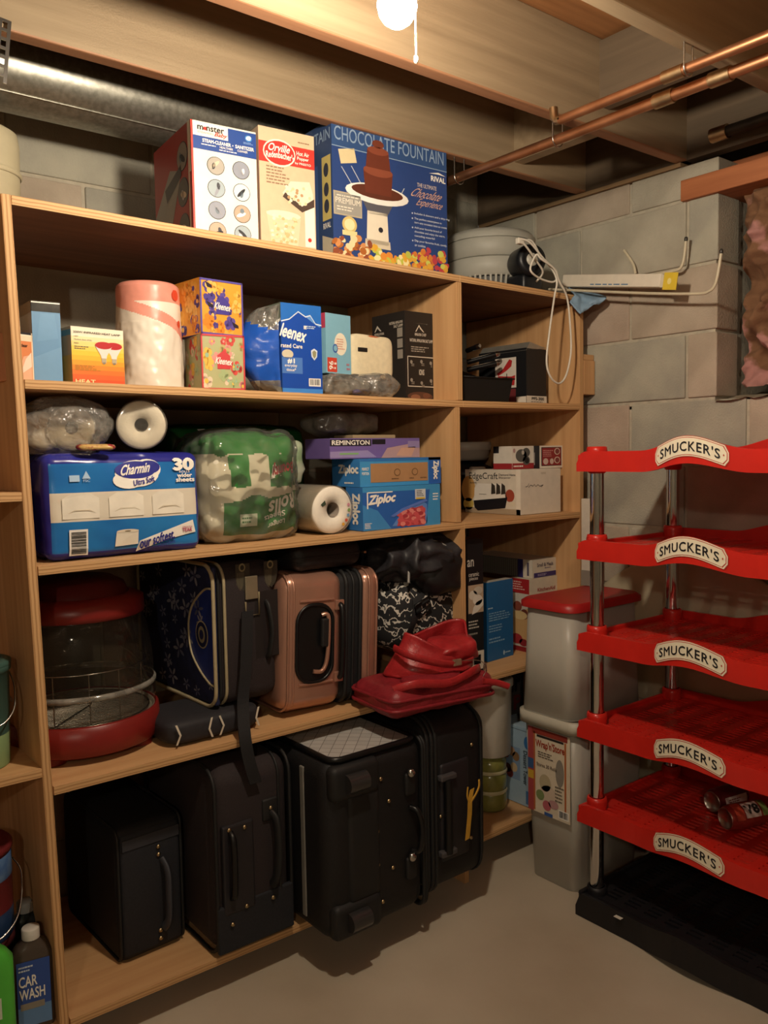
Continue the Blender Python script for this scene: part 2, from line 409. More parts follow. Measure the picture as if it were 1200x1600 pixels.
struct(MB().box(-2.6, -4, -.1, -2.4, .75, 2.45).build('wall_left', PAINT), 'plain basement wall on the far left', 'wall')
struct(MB().box(-2.6, -4, -.1, 2.75, -3.8, 2.45).build('wall_front', PAINT), 'plain basement wall behind the viewer', 'wall')
struct(MB().box(WX+.4, -3.9, -.1, WX+.5, .75, 2.45).build('wall_outer', MORTAR), 'outer concrete wall behind the insulation', 'wall')
# stone ledge of the recess and its side
LEDGE = mat('rough_mortar_ledge', '#8f8471', .95, var=.15, sc=12, bump=.8, bsc=40)
def ledge_fn(u, v):
    y = OPEN_Y-.0-1.7*u; x = WX-.012+.3*v; n_ = noise.noise(Vector((x*18, y*14, 2)))
    return (x+.012*noise.noise(Vector((y*20, 3, 1)))*(1-v), y, Z0-.006+.024*v+.016*n_+.01*noise.noise(Vector((x*50, y*50, 0))))
lg = MB().grid(ledge_fn, 70, 14).build('ledge', LEDGE, wall_right)
# ---------------- ceiling
SUBF = wood('subfloor_board', '#a9764a', '#7d5230', 'x')
JO = wood('joist_timber', '#a08c70', '#86735a', 'x')
JZ0, JZ1 = 2.17, 2.41; JB = wood('joist_edge_timber', '#a67a5a', '#855c40', 'x')
ceiling = MB().box(-2.4, -3.8, JZ1+.02, 2.75, .55, JZ1+.06).build('ceiling', SUBF); struct(ceiling, 'wooden subfloor overhead carried on joists', 'ceiling')
for i in range(30):
    y1 = .55-.145*i
    MB().box(-2.4, y1-.141, JZ1, 2.75, y1, JZ1+.02).build('plank', SUBF, ceiling)
JY = [.04, -.335, -.762, -1.17, -1.58, -2.0, -2.4, -2.8, -3.2, -3.6]
for i, y in enumerate(JY):
    jb = MB().rbox(-2.4, y, JZ0, WX+.1, y+.04, JZ1, .004, 2); jb.m = [1 if all(abs(jb.v[q][2]-JZ0) < .0045 for q in f) and i != 2 else 0 for f in jb.f]; jb.build('joist', [JO, JB], ceiling)
# solid blocking and herringbone struts between joists
MB().box(2.0, JY[1]+.04, JZ0+.03, 2.04, JY[0], JZ1).build('blocking', JO, ceiling)
BL = wood('dark_blocking_timber', '#6a5a48', '#574a3b', 'y')
MB().box(1.93, JY[2]+.04, JZ0+.06, 1.97, JY[1], JZ1-.01).build('blocking', BL, ceiling)
MB().box(WX-.0, -3.8, JZ0, WX+.04, .55, JZ1).build('rim_joist', BL, ceiling)
# ---------------- sill on the side wall
SILLM = wood('red_fir_sill', '#b9744a', '#8f5230', 'y')
t1 = MB().rbox(WX-.012, -3.7, 2.05, WX+.3, -.322, 2.112, .003).build('trim_1', SILLM); struct(t1, 'reddish timber sill plate above the insulation', 'trim')
t2 = MB().rbox(WX-.006, -.318, WTOP+.001, WX+.2, .54, 2.169, .002).build('trim_2', wood('pale_sill', '#a58a68', '#8a6c4c', 'y')); struct(t2, 'thin timber strip on top of the block wall', 'trim')
MB().rbox(WX+.12, -3.7, 2.113, WX+.3, -.322, 2.169, .003).build('upper_plate', SILLM, t1)
# ---------------- insulation
PINK = mat('pink_fibreglass', '#b98480', .95, sc=9, col2='#93625c', detail=8, bump=.7, bsc=60)
KRAFT = mat('brown_kraft_facing', '#7d5c40', .8, sc=7, col2='#5f4430', detail=8, bump=.7, bsc=40)
def ins_fn(u, v):
    y = OPEN_Y-.03-1.7*u; z = Z0+.03+(2.02-Z0)*v
    q = Vector((y*5.2, z*7.5, 4)); r_ = 1-abs(noise.noise(q))*2; r2 = 1-abs(noise.noise(q*2.1+Vector((5, 1, 0))))*2
    edge = min(1, u*25)
    return (WX+.13-.085*r_*edge-.04*r2-.02*noise.noise(q*6), y, z)
def ins_m(u, v):
    y = -1.7*u; z = .6*v; return 0 if noise.noise(Vector((y*5, z*9, 7)))+.25*noise.noise(Vector((y*30, z*30, 2))) > .06 else 1
INS = mat('pink_and_kraft_insulation', '#b07f79', .95, sc=6, col2='#7d5b42', detail=7, bump=.8, bsc=50, ramp=(.50, .56))
ins = MB().grid(ins_fn, 170, 80).build('insulation_batt', INS); tag(ins, 'crumpled pink and brown fibreglass insulation stuffed in the wall recess', 'insulation'); ins['kind'] = 'stuff'
# ---------------- bulb
lamp = thing('light_bulb', 'bare glowing light bulb hanging between the joists', 'light bulb', (BULB.x, BULB.y, BULB.z))
prof = [(1e-5, -.032), (.012, -.030), (.022, -.023), (.029, -.012), (.0315, 0), (.030, .012), (.024, .03), (.017, .045), (.0135, .058)]
GLOW = bpy.data.materials.new('glowing_glass'); GLOW.use_nodes = True
gb = GLOW.node_tree.nodes['Principled BSDF']; gb.inputs['Emission Color'].default_value = (*BULB_COLOR, 1); gb.inputs['Emission Strength'].default_value = BULB_STRENGTH
MB().lathe(prof, 20).build('glass', GLOW, lamp)
MB().cyl(.0135, .058, .08, n=16).build('screw_base', STEEL, lamp)
MB().cyl(.024, .07, .13, n=20).cyl(.05, .13, .15, n=24).build('socket', plast('#d8d2c4'), lamp)
MB().box(-.04, -.010, .15, .04, .03, .1665).build('mounting_batten', JO, lamp)
ch = MB()
cp = atx(650, 20, 1.0); cl = aty(650, 88, -.72); dx = cl-Vector(BULB)
ch.tube([(dx.x, dx.y, .12), (dx.x, dx.y, dx.z)], .0014, 6); ch.blob(.008, .008, .014, 1, 1, c=(dx.x, dx.y, dx.z-.012), nu=10, nv=6)
ch.tube([(.02, .0, .12), (dx.x, dx.y, .121)], .0012, 6)
ch.build('pull_cord', plast('#e6dfd0'), lamp)
fill_lamp = thing('light_bulb', 'added unseen fill bulb behind the viewer that lifts the shadows', 'light bulb', FILL_BULB)
G2 = GLOW.copy(); G2.name = 'fill_bulb_glow'; G2.node_tree.nodes['Principled BSDF'].inputs['Emission Strength'].default_value = FILL_BULB_STRENGTH
MB().lathe(prof, 20).build('glass', G2, fill_lamp); MB().cyl(.0135, .058, .121, n=16).build('socket', plast('#d8d2c4'), fill_lamp)
# ---------------- duct, strap, pipes
GALV = mat('galvanised_steel', '#96948a', .36, metal=.8, sc=80, col2='#7f7d74', detail=4, ramp=(.35, .65), bump=.06, bsc=40)
duct = thing('air_duct', 'round galvanised steel air duct running below the joists along the wall', 'duct', (.2, .335, 2.225))
db = MB().lathe([(.1, -1.6), (.1, 1.44)], 40, ax='x')
db.build('pipe', GALV, duct)
MB().tube([(-1.6, -.06, -.0806), (1.44, -.06, -.0806)], .0025, 6).build('lock_seam', GALV, duct)
s0 = aty(8, 30, .03); 
strap = thing('hanger_strap', 'perforated metal hanger strap at the top left corner', 'strap', (s0.x, s0.y, s0.z))
sb = MB()
for i in range(7):
    sb.box(-.012, -.001, -.018*i-.006, .012, .001, -.018*i)
    sb.box(-.012, -.001, -.018*i-.018, -.005, .001, -.018*i-.006); sb.box(.005, -.001, -.018*i-.018, .012, .001, -.018*i-.006)
sbo = sb.build('band', STEEL, strap); sbo.rotation_euler = (0, .12, 0)
COPPER = mat('copper_pipe', '#c08a66', .38, metal=.9, sc=14, col2='#a06c4c', detail=5)
FIT = mat('soldered_fitting', '#b39a78', .35, metal=1, sc=40, var=.2)
def pipe(name, label, xx, zz, y0, y1, r, m, fits, clips):
    t = thing(name, label, 'pipe', (xx, y0, zz))
    MB().tube([(0, 0, 0), (0, y1-y0, 0)], r, 14).build('tube', m, t)
    for fy in fits: MB().cyl(r*1.28, fy-y0, fy-y0+.05, ax='y', n=16).build('coupling', FIT, t)
    for fy in clips:
        c_ = MB().tube([(r*1.5*math.cos(a), fy-y0, r*1.5*math.sin(a)) for a in [PI+PI*i/8 for i in range(9)]], .002, 6)
        c_.tube([(r*1.5, fy-y0, 0), (r*1.5, fy-y0, JZ0-zz+.004)], .002, 6).tube([(-r*1.5, fy-y0, 0), (-r*1.5, fy-y0, JZ0-zz+.004)], .002, 6)
        c_.build('pipe_clip', STEEL, t)
pipe('water_pipe', 'copper water pipe, the upper of two, ending at the middle joist', 1.688, 2.12, -3.5, -.40, .011, COPPER, (-.74,), (-.75, -2.0))
pipe('water_pipe', 'copper water pipe, the lower and longer of two, running back to the wall', 1.775, 2.115, -3.5, .5, .013, COPPER, (-.66, -.80), (-.32, .05, -2.0))
MB().tube([(0, 3.095, 0), (0, 3.11, .002), (0, 3.118, .012), (0, 3.12, .035)], .011, 14).build('elbow', FIT, [o for o in bpy.data.objects if o.name == 'water_pipe'][0])
pa = atx(1112, 213, 2.30); pb = atx(1230, 188, 2.30)
pipe('drain_pipe', 'black iron pipe close to the side wall above the sill', 2.30, pa.z, -3.4, pa.y, .016, mat('black_iron', '#3a332b', .5, metal=.6, var=.2), (pa.y-.05,), ())
wp = at(1115, 80, 1, -.75)
# ================================================================ shelving
XL_T, XL_B = .488, .529      # left upright leans a little
def xl(z): return XL_B+(XL_T-XL_B)*(z-.095)/(1.834-.095)
DEP = .535; TH = .019
unit = thing('storage_shelving', 'home-built plywood storage shelving with two bays along the block wall', 'shelving', (0, 0, 0))
UNDER = wood('dark_brown_underside', '#7d5640', '#64422f', 'x')  # darker brown for the bottom faces of the top boards
def board(x0, z0, x1, z1, y0=0, y1=DEP, name='shelf_board', under=False):
    """z0,z1: top heights at the two ends"""
    L_ = math.hypot(x1-x0, z1-z0); mb = MB().box(-L_/2, 0, -TH, L_/2, y1-y0, 0)
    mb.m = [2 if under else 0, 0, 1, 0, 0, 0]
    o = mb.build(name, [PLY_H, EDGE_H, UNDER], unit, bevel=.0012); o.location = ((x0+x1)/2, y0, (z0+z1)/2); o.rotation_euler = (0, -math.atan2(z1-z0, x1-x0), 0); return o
def upright(xb, zb, xt, zt, th=TH, y0=0, y1=DEP):
    L_ = math.hypot(xt-xb, zt-zb); mb = MB().box(-th/2, 0, 0, th/2, y1-y0, L_); mb.m = [0, 0, 1, 0, 0, 0]
    o = mb.build('upright_panel', [PLY_V, EDGE_V], unit, bevel=.0012); o.location = (xb, y0, zb); o.rotation_euler = (0, math.atan2(xt-xb, zt-zb), 0); return o
XM = 1.722; XR = 2.277
def S(k, x):
    t = {1: ((.488, 1.834), (1.726, 1.817), (2.27, 1.812)), 2: ((.49, 1.471), (1.70, 1.457), (2.28, 1.459)), 3: ((.51, 1.088), (1.70, 1.10), (2.27, 1.10)), 4: ((.51, .619), (1.73, .622), (2.27, .628)), 5: ((.53, .1), (1.3, .09), (2.1, .128))}[k]
    for (a, b), (c, d) in zip(t, t[1:]):
        if x <= c or (c, d) == t[-1]: return b+(d-b)*(x-a)/(c-a)
g = TH/2
upright(XL_B, 0, XL_T, 1.834)
board(-.62, 1.851, .477, 1.834, name='shelf_board')
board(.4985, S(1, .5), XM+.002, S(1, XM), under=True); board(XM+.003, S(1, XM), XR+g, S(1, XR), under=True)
upright(XM, S(2, XM)+.001, XM, S(1, XM)-TH-.0005)
upright(XM-.012, S(3, XM)+.001, XM-.012, S(2, XM)-TH-.0005)
upright(XM+.004, 0, XM+.004, S(3, XM)-TH-.0005)
upright(XR, 0, XR, S(1, XR)-TH-.0005)
board(xl(1.47)+g+.001, S(2, .5), XM+g, S(2, XM)); board(XM+g+.001, S(2, XM), XR-g-.001, S(2, XR))
board(xl(1.09)+g+.001, S(3, .5), XM+g, S(3, XM)); board(XM+g+.001, S(3, XM), XR-g-.001, S(3, XR))
board(xl(.62)+g+.001, S(4, .5), XM-g+.003, S(4, XM)); board(XM+g+.005, S(4, XM), XR-g-.001, S(4, XR))
board(xl(.1)+g+.001, S(5, .55), XM-g+.003, .088); board(XM+g+.005, .125, XR-g-.001, .132)
for zz in (1.243, .664, .095): board(-.62, zz, xl(zz)-g-.001, zz)
upright(-.63, 0, -.63, 1.84)
sp0 = aty(913, 553, 0); sp1 = aty(930, 617, 0)
spacer = thing('wood_spacer', 'short wooden spacer block wedged between the shelving side and the block wall', 'wood block', (XR+g+.001, 0, sp1.z))
MB().rbox(0, .0, 0, WX-XR-g-.004, .038, sp0.z-sp1.z-.02, .002).build('block_body', PLY_V, spacer); MB().rbox(0, .004, sp0.z-sp1.z-.0195, WX-XR-g-.004, .03, sp0.z-sp1.z, .002).build('block_end', PLY_H, spacer)
# ================================================================ top of the shelving
W, K = ink('#f1ece2'), ink('#1b1b20')
def circ_pics(p, cols, rows, ru, rv, pal, seed):
    rd = random.Random(seed); nn = 0
    for v in rows:
        for u in cols:
            nn += 1; pt = 'round_picture#%d' % nn; p.ell(u, v, ru, rv, ink('#2c2e38'), 2, pt); p.ell(u, v, ru*.93, rv*.93, ink(rd.choice(pal)), 3, pt)
            p.ell(u+ru*rd.uniform(-.2, .2), v+rv*rd.uniform(-.3, .3), ru*.55, rv*.22, ink(rd.choice(['#e8e8ea', '#2e2e33', '#8d8f99', '#c9b79f'])), 4, pt, rot=rd.uniform(0, 3))
            p.ell(u+ru*rd.uniform(-.3, .3), v+rv*rd.uniform(-.3, .3), ru*.18, rv*.4, ink(rd.choice(['#d6d6dc', '#3b3b42', '#6d7a85'])), 4, pt, rot=rd.uniform(0, 3))
zt = lambda x: S(1, x)+.0008
# steam cleaner box
B = carton('steam_cleaner_box', 'white, blue and red steam cleaner box with round pictures on top of the shelving', 'box', (297, 186), (399, 199), zt(1.0), .045, .26, '#b3362f', yaw=-.09)
p = B.face('front'); p.rect(0.02, 0, 1, 1, paper('#e6dfd0')); p.rect(.0, .0, .03, 1, ink('#c0392f'), 2)
p.rect(.03, .755, 1, .985, ink('#22448c'), 2); p.rect(.03, .872, .56, .985, paper('#efe8d8'), 3, 'logo_panel')
p.text('m nster', .10, .925, .50, .968, ink('#1f1d20'), 4, bold=.03); p.ell(.215, .942, .03, .016, ink('#c33127'), 4); p.text('Baby', .36, .88, .54, .925, ink('#c33127'), 5, bold=.03, shear=.2)
p.text('STEAMERS', .10, .895, .34, .912, ink('#8a7f78'), 4); p.text('STEAM-CLEANER', .17, .822, .60, .852, W, 4, bold=.03); p.text('SANITIZER', .67, .822, .96, .852, W, 4, bold=.03)
p.ell(.63, .837, .008, .006, W, 4); p.lines(.15, .793, .40, .811, 1, W, 5, 4); p.text('HEALTHIER', .43, .793, .63, .812, W, 4); p.text('CLEANER', .70, .793, .86, .812, W, 4); p.lines(.42, .768, .72, .786, 1, W, 6, 4)
p.ell(.88, .93, .055, .03, ink('#3c7ec0'), 3); p.text('e', .845, .915, .915, .95, W, 4, bold=.03, shear=.2); p.lines(.80, .875, .96, .895, 2, ink('#8fb2dc'), 4)
circ_pics(p, (.36, .75), (.63, .43, .235, .05), .135, .082, ['#8b8f9c', '#a39c92', '#9aa6ad', '#b79a86', '#c5cdd2', '#5d6a60'], 4)
p.build(B.root)
p = B.face('left'); p.rect(0, 0, 1, 1, ink('#9c2f29')); p.poly([(.0, 0), (.35, 0), (.75, .62), (.45, .7), (.0, .35)], ink('#8f8d88'), 2); p.poly([(.3, .55), (.75, .68), (.75, .58), (.35, .42)], ink('#3a3436'), 3)
circ_pics(p, (.78,), (.74, .42, .1), .14, .13, ['#55504d', '#8d8680'], 9); p.rect(.93, 0, 1, 1, paper('#d8d0c2'), 3); p.rect(.965, 0, 1, .55, ink('#b22a26'), 4); p.build(B.root)
# popcorn popper box
B = carton('popcorn_popper_box', 'tan and red hot air popcorn popper box between two blue boxes', 'box', (403, 195), (490, 213), zt(1.15), .05, .2, '#cdb59a', yaw=-.09)
p = B.face('front'); p.rect(0, 0, 1, 1, paper('#d6b797')); p.rect(0, .71, 1, .88, ink('#c2382f'), 2); p.ell(.36, .80, .29, .115, paper('#efe3cf'), 3, 'logo_panel'); p.ell(.36, .80, .27, .10, ink('#bd342c'), 4, 'logo_panel')
p.text('Orville', .17, .81, .55, .872, W, 5, bold=.02, shear=.1); p.text("Redenbacher's", .12, .745, .62, .80, W, 5, bold=.02, arc=.012)
p.text('Hot Air', .67, .81, .90, .845, W, 4); p.text('Popper', .68, .765, .89, .80, W, 4); p.text('by PRESTO', .64, .728, .93, .752, W, 4)
p.lines(.70, .912, .93, .932, 1, ink('#8c6a50'), 6); p.lines(.12, .53, .55, .69, 6, ink('#94765e'), 3)
p.poly([(.40, .47), (.55, .58), (.90, .60), (.96, .50), (.97, .40), (.70, .36)], ink('#e2d2bd'), 2, 'printed_picture'); p.poly([(.40, .44), (.75, .33), (.98, .39), (.98, .46), (.75, .38), (.45, .48)], ink('#4b3a31'), 3, 'printed_picture')
p.rect(.80, .04, .98, .40, ink('#ece2d2'), 2, 'printed_picture'); p.ell(.88, .10, .035, .018, ink('#c2382f'), 4)
p.poly([(.10, .30), (.72, .27), (.66, .03), (.18, .05)], ink('#dcc4a4'), 2, 'printed_picture'); p.ell(.41, .285, .31, .035, ink('#ecd9bc'), 3)
rd = random.Random(3)
for i in range(60):
    v = rd.uniform(.05, .27); p.ell(.41+rd.uniform(-.22, .22), v, .03, .014, ink(rd.choice(['#f0e0c2', '#e0c89e', '#cfae7e'])), 4+i*.02, n=8)
for i in range(25): p.ell(rd.uniform(.45, .9), rd.uniform(.4, .54), .028, .014, ink(rd.choice(['#f0e0c2', '#b59067', '#e0c89e'])), 4+i*.02, n=8)
p.build(B.root)
lid = MB(); w, d, h = B.w, B.d, B.h
lid.add([(-w/2, -d/2+.004, h), (w/2, -d/2+.004, h), (w/2, d/2, h), (-w/2, d/2, h), (-w*.1, d*.1, h+.022), (w*.5, d*.1, h+.012)], [(0, 1, 5, 4), (4, 5, 2, 3), (0, 4, 3), (1, 2, 5)]); lid.build('lid_flap', paper('#b79d7c'), B.root)
# chocolate fountain box
B = carton('chocolate_fountain_box', 'large blue chocolate fountain box on top of the shelving', 'box', (517, 186), (697, 231), zt(1.5), .055, .17, '#2f4674', yaw=-.03)
p = B.face('front'); p.rect(0, 0, 1, 1, ink('#2c447c')); p.rect(0, .815, 1, 1, ink('#34507f'), 2)
p.text('CHOCOLATE FOUNTAIN', .02, .865, .97, .965, ink('#8ea3bd'), 4, bold=.006); p.rect(.0, .818, 1, .824, ink('#8ea3bd'), 3)
p.text('RIVAL', .85, .725, .985, .765, W, 4, bold=.03); p.poly([(.83, .78), (.92, .80), (.99, .78), (.92, .785)], W, 4, 'lettering')
p.text('THE ULTIMATE', .72, .655, .90, .685, ink('#c7b9b0'), 4); p.text('Chocolate', .68, .575, .95, .645, ink('#cfa58f'), 4, shear=.25, bold=.008); p.text('Experience', .72, .495, .95, .57, ink('#cfa58f'), 4, shear=.25, bold=.008)
for i, (t, b_) in enumerate((('Includes 6 skewers and a drip tray', 1), ('The perfect centerpiece to', 1), ('turn any occasion into an event', 0), ('Add your favorite brand of', 1), ('chocolate and enjoy the warm,', 0), ('cascading waterfall', 0), ('Dip your favorite fruit, candy,', 1), ('or cookies', 0))):
    v = .435-.031*i-.008*[0, 1, 1, 2, 2, 2, 3, 3][i]; p.text(t, .69, v, .69+.0098*len(t), v+.02, ink('#c4cbd8'), 4)
    if b_: p.ell(.672, v+.009, .006, .006, ink('#c4cbd8'), 4)
# fountain picture
cx = .37
p.poly([(.27, .16), (.46, .16), (.45, .40), (.28, .40)], ink('#e2d7c2'), 3, 'printed_picture'); p.poly([(.255, .13), (.475, .13), (.47, .19), (.26, .19)], ink('#cfc3ac'), 3, 'printed_picture')
p.ell(.39, .27, .02, .02, ink('#2c2a30'), 5); p.poly([(.24, .47), (.50, .47), (.45, .38), (.29, .38)], ink('#5b5a60'), 3, 'printed_picture')
p.ell(cx, .53, .27, .075, ink('#ece8e0'), 4); p.ell(cx, .545, .22, .05, ink('#5e3224'), 5)
p.poly([(.25, .70), (.50, .70), (.485, .53), (.265, .53)], ink('#6b3526'), 6, 'printed_picture'); p.ell(.375, .70, .125, .04, ink('#8a4a35'), 7); p.poly([(.285, .85), (.465, .85), (.48, .72), (.27, .72)], ink('#6b3526'), 8, 'printed_picture'); p.ell(.375, .85, .09, .03, ink('#874632'), 9); p.ell(.375, .90, .05, .03, ink('#733a2a'), 9)
p.poly([(.05, .80), (.18, .83), (.20, .73), (.07, .70)], ink('#d9c79c'), 3, 'printed_picture')
for a, b_ in (((.07, .68), (.2, .5)), ((.15, .7), (.27, .52)), ((.60, .62), (.53, .5))): p.poly([a, (a[0]+.008, a[1]), (b_[0]+.008, b_[1]), b_], ink('#b8bcc4'), 3, 'printed_picture')
p.rect(.005, .33, .235, .50, ink('#b6a98f'), 3, 'logo_panel'); p.rect(.015, .34, .225, .49, ink('#9b978f'), 4, 'logo_panel'); p.text('PREMIUM', .02, .415, .22, .455, ink('#ded6c6'), 5); p.lines(.03, .46, .21, .48, 1, ink('#ded6c6'), 2, 5); p.lines(.03, .36, .21, .40, 2, ink('#ded6c6'), 3, 5)
p.ell(.13, .27, .06, .06, ink('#cfb873'), 4); p.ell(.13, .27, .042, .042, ink('#e6d9a8'), 5); p.rect(.07, .19, .19, .225, ink('#dccd95'), 5, 'logo_panel')
rd = random.Random(8)
for i in range(150):
    u = rd.uniform(.0, .99); top = .13+.05*math.sin(u*9)+.02*rd.random(); v = rd.uniform(.015, top); pal = (['#8c4b33', '#c98a55', '#e2cfa2', '#a8632f'] if u < .3 else ['#d8a43b', '#cfc35a', '#e8d9a0', '#b8bd4e', '#d98b3a'] if u < .65 else ['#c04a45', '#b8434c', '#d8a53e', '#cf7c38', '#c7cc62'])
    p.ell(u, v, rd.uniform(.016, .032), rd.uniform(.016, .03), ink(rd.choice(pal)), 3+rd.random()*3, n=9, rot=rd.uniform(0, 3))
p.build(B.root)
p = B.face('left'); p.rect(0, 0, 1, 1, ink('#31466f')); p.text('FOUNTAIN', .0, .87, .97, .95, ink('#8ea3bd'), 4); p.rect(.72, .30, .97, .76, ink('#c9b76e'), 2)
for v in (.66, .52, .4): p.ell(.84, v, .07, .05, ink('#3a3c48'), 3)
p.rect(.05, .1, .6, .72, ink('#3f5a8f'), 2); p.poly([(.7, .0), (1, .0), (1, .15), (.7, .2)], ink('#bdb39c'), 3); p.text('RIVAL', .74, .24, .95, .28, W, 4); p.build(B.root)
MB().rbox(-B.w/2+.0, -B.d/2-.0006, B.h-.001, B.w/2, B.d/2, B.h+.0012, .0005).build('shrink_wrap', FILM, B.root)
# grey round dehydrator
cx, r = cyl_fit(694, 838, 400, .27); zb = zt(2.05)
t = thing('food_dehydrator', 'round pale grey stacked plastic dehydrator with a ribbed base on top of the shelving', 'appliance', (cx, .27, zb))
PG = plast('#a9a79d', .5); k = r
MB().lathe([(k*.80, .0), (k*.90, .004), (k*.94, .02)], 48).lathe([(k*.88, .02), (k*.88, .065)], 48, m=1).lathe([(1e-4, 0), (k*.8, 0)], 48).build('base', [PG, plast('#4a4a48', .6)], t)
mb = MB()
for i in range(56):
    a = 2*PI*i/56; c_, s_ = math.cos(a), math.sin(a); tx, ty = -s_*.0035, c_*.0035
    V = []
    for rr, z in ((k*.895, .012), (k*.99, .068)):
        for q in (-1, 1):
            for dr in (-.006, 0): V.append(((rr+dr)*c_+tx*q, (rr+dr)*s_+ty*q, z))
    mb.add(V, [(0, 1, 3, 2), (4, 6, 7, 5), (1, 5, 7, 3), (0, 2, 6, 4), (0, 4, 5, 1), (2, 3, 7, 6)])
mb.build('ribs', PG, t)
for i, (z0, z1) in enumerate(((.066, .128), (.129, .19))): MB().lathe([(k*.96, z0), (k, z0+.003), (k*1.0, z1-.006), (k*.985, z1-.002), (k*.96, z1)], 48).build('tray', PG, t)
MB().lathe([(k*.98, .19), (k*.985, .204), (k*.9, .22), (k*.5, .229), (k*.12, .231), (1e-4, .231)], 48).build('lid', PG, t)
# black hub with white cord
c0 = aty(825, 397, .06); zb = zt(c0.x)
t = thing('cord_reel', 'black round motor hub with a white centre lying against the grey dehydrator', 'appliance', (c0.x, .07, zb+.045))
MB().rbox(-.03, -.02, -.0445, .06, .06, .012, .012, 3).build('motor_foot', mat('black_satin_plastic', '#16181c', .4, var=.1), t)
d_ = (CAM-c0); ang = math.atan2(d_.x, -d_.y)
rb = MB(); R_ = .05; rb.lathe([(1e-4, -.055), (R_*.8, -.055), (R_*.97, -.03), (R_, .03), (R_*.93, .046), (R_*.55, .05), (R_*.45, .044), (R_*.40, .044)], 36, (0, 0, R_+.001), 'y')
def yflip(mb):
    mb.v = [(x, -y, z) for x, y, z in mb.v]; mb.f = [f[::-1] for f in mb.f]; return mb
h1 = yflip(rb).build('hub', mat('black_satin_plastic', '#16181c', .4, var=.1), t); h1.rotation_euler = (0, 0, -.35)
h2 = yflip(MB().lathe([(R_*.42, .043), (R_*.36, .047), (1e-4, .047)], 24, (0, 0, R_+.001), 'y')).build('centre_cap', plast('#b9b4a8'), t); h2.rotation_euler = (0, 0, -.35)
# white cord
pth = [aty(838, 440, .03), aty(848, 425, .0), aty(836, 405, -.01), aty(822, 385, -.02), aty(812, 374, -.02), aty(828, 379, -.03), aty(850, 405, -.03), aty(870, 425, -.03), aty(866, 440, -.02), aty(848, 437, -.015), aty(832, 427, -.02), aty(829, 417, -.02), aty(838, 398, -.03), aty(846, 405, -.035), aty(866, 420, -.04), aty(874, 440, -.035), aty(886, 465, -.03), aty(891, 510, -.03), aty(892, 550, -.03), aty(885, 585, -.03), aty(874, 599, -.03), aty(861, 590, -.03), aty(854, 565, -.03), aty(859, 515, -.03), aty(866, 465, -.03), aty(870, 440, -.03), aty(862, 420, -.025), aty(845, 400, -.02), aty(830, 376, -.02), aty(812, 378, -.015)]
cdm = MB().tube(spline(pth, 8), .0032, 8).build('power_cord', plast('#d9d3c6')); tag(cdm, 'white power cord hanging in a long loop over the front of the right bay', 'cord')
plug = aty(812, 377, -.015); MB().rbox(plug.x-.012, plug.y-.008, plug.z-.009, plug.x+.012, plug.y+.008, plug.z+.009, .003).build('plug', plast('#d9d3c6'), cdm)
# blue bag hanging over the end
q = aty(912, 468, -.03)
def bag_fn(u, v):
    a = Vector(aty(885, 450, .06)); b = Vector(aty(940, 462, -.05)); c_ = Vector(aty(890, 472, -.02)); e_ = Vector(aty(935, 475, -.06)); tip = Vector(aty(908, 492, -.04))
    top = a.lerp(b, u); bot = c_.lerp(e_, u); bot = bot+(tip-(c_+e_)/2)*max(0, 1-abs(u-.42)*2.2)
    p_ = top.lerp(bot, v); n_ = noise.noise(p_*40)*.012+noise.noise(p_*90)*.005; return (p_.x+n_*.3, p_.y-.02*math.sin(PI*v)+n_, p_.z)
bb = MB().grid(bag_fn, 24, 16).build('cloth_bag', mat('pale_blue_cloth', '#86a3bd', .6, var=.06, sc=60, bump=.3, bsc=50), solid=.004); tag(bb, 'pale blue cloth bag hanging over the end of the top shelf', 'cloth')
# wire storage hooks and long white carton
WIRE = mat('cream_coated_wire', '#c9bfa6', .4, var=.04)
t = thing('wire_hook_rack', 'cream coated wire hook rack with upturned ends at the side wall', 'hook rack', (0, 0, 0))
def wx(px, py, x=2.25): return atx(px, py, x)
MB().tube(spline([wx(858, 452), wx(1000, 458), wx(1085, 459), wx(1108, 455), wx(1119, 440), wx(1127, 395)], 6), .0045, 8).build('long_arm', WIRE, t)
MB().tube(spline([wx(905, 437, 2.31), wx(1000, 432, 2.31), wx(1050, 424, 2.31), wx(1066, 414, 2.31), wx(1072, 376, 2.31)], 6), .0045, 8).build('short_arm', WIRE, t)
MB().tube(spline([wx(993, 428, 2.325), wx(989, 412, 2.325), wx(975, 391, 2.325)], 6), .0045, 8).build('stub', WIRE, t)
for ax_ in ((1119, 440, 2.25, 1127, 393), (1069, 400, 2.31, 1072, 374)):
    e0 = wx(ax_[3], ax_[4], ax_[2]); MB().blob(.011, .011, .016, .8, .8, c=(e0.x, e0.y, e0.z-.008), nu=10, nv=6).build('end_cap', plast('#3a3834'), t)
a = wx(884, 452, 2.285); b_ = wx(1046, 453, 2.262); top = wx(884, 431, 2.285)
hh = top.z-a.z; L_ = (Vector(b_)-Vector(a)).length; ang = math.atan2(b_.y-a.y, b_.x-a.x); sl = math.asin((b_.z-a.z)/L_)
t = thing('tube_light_carton', 'long narrow white carton with a yellow end lying on the wire hooks', 'box', a); t.rotation_euler = (0, -sl, ang)
hh *= 1.02; MB().rbox(0, -.022, .006, L_*.95, .022, hh, .003).build('carton', paper('#ddd4c4'), t)
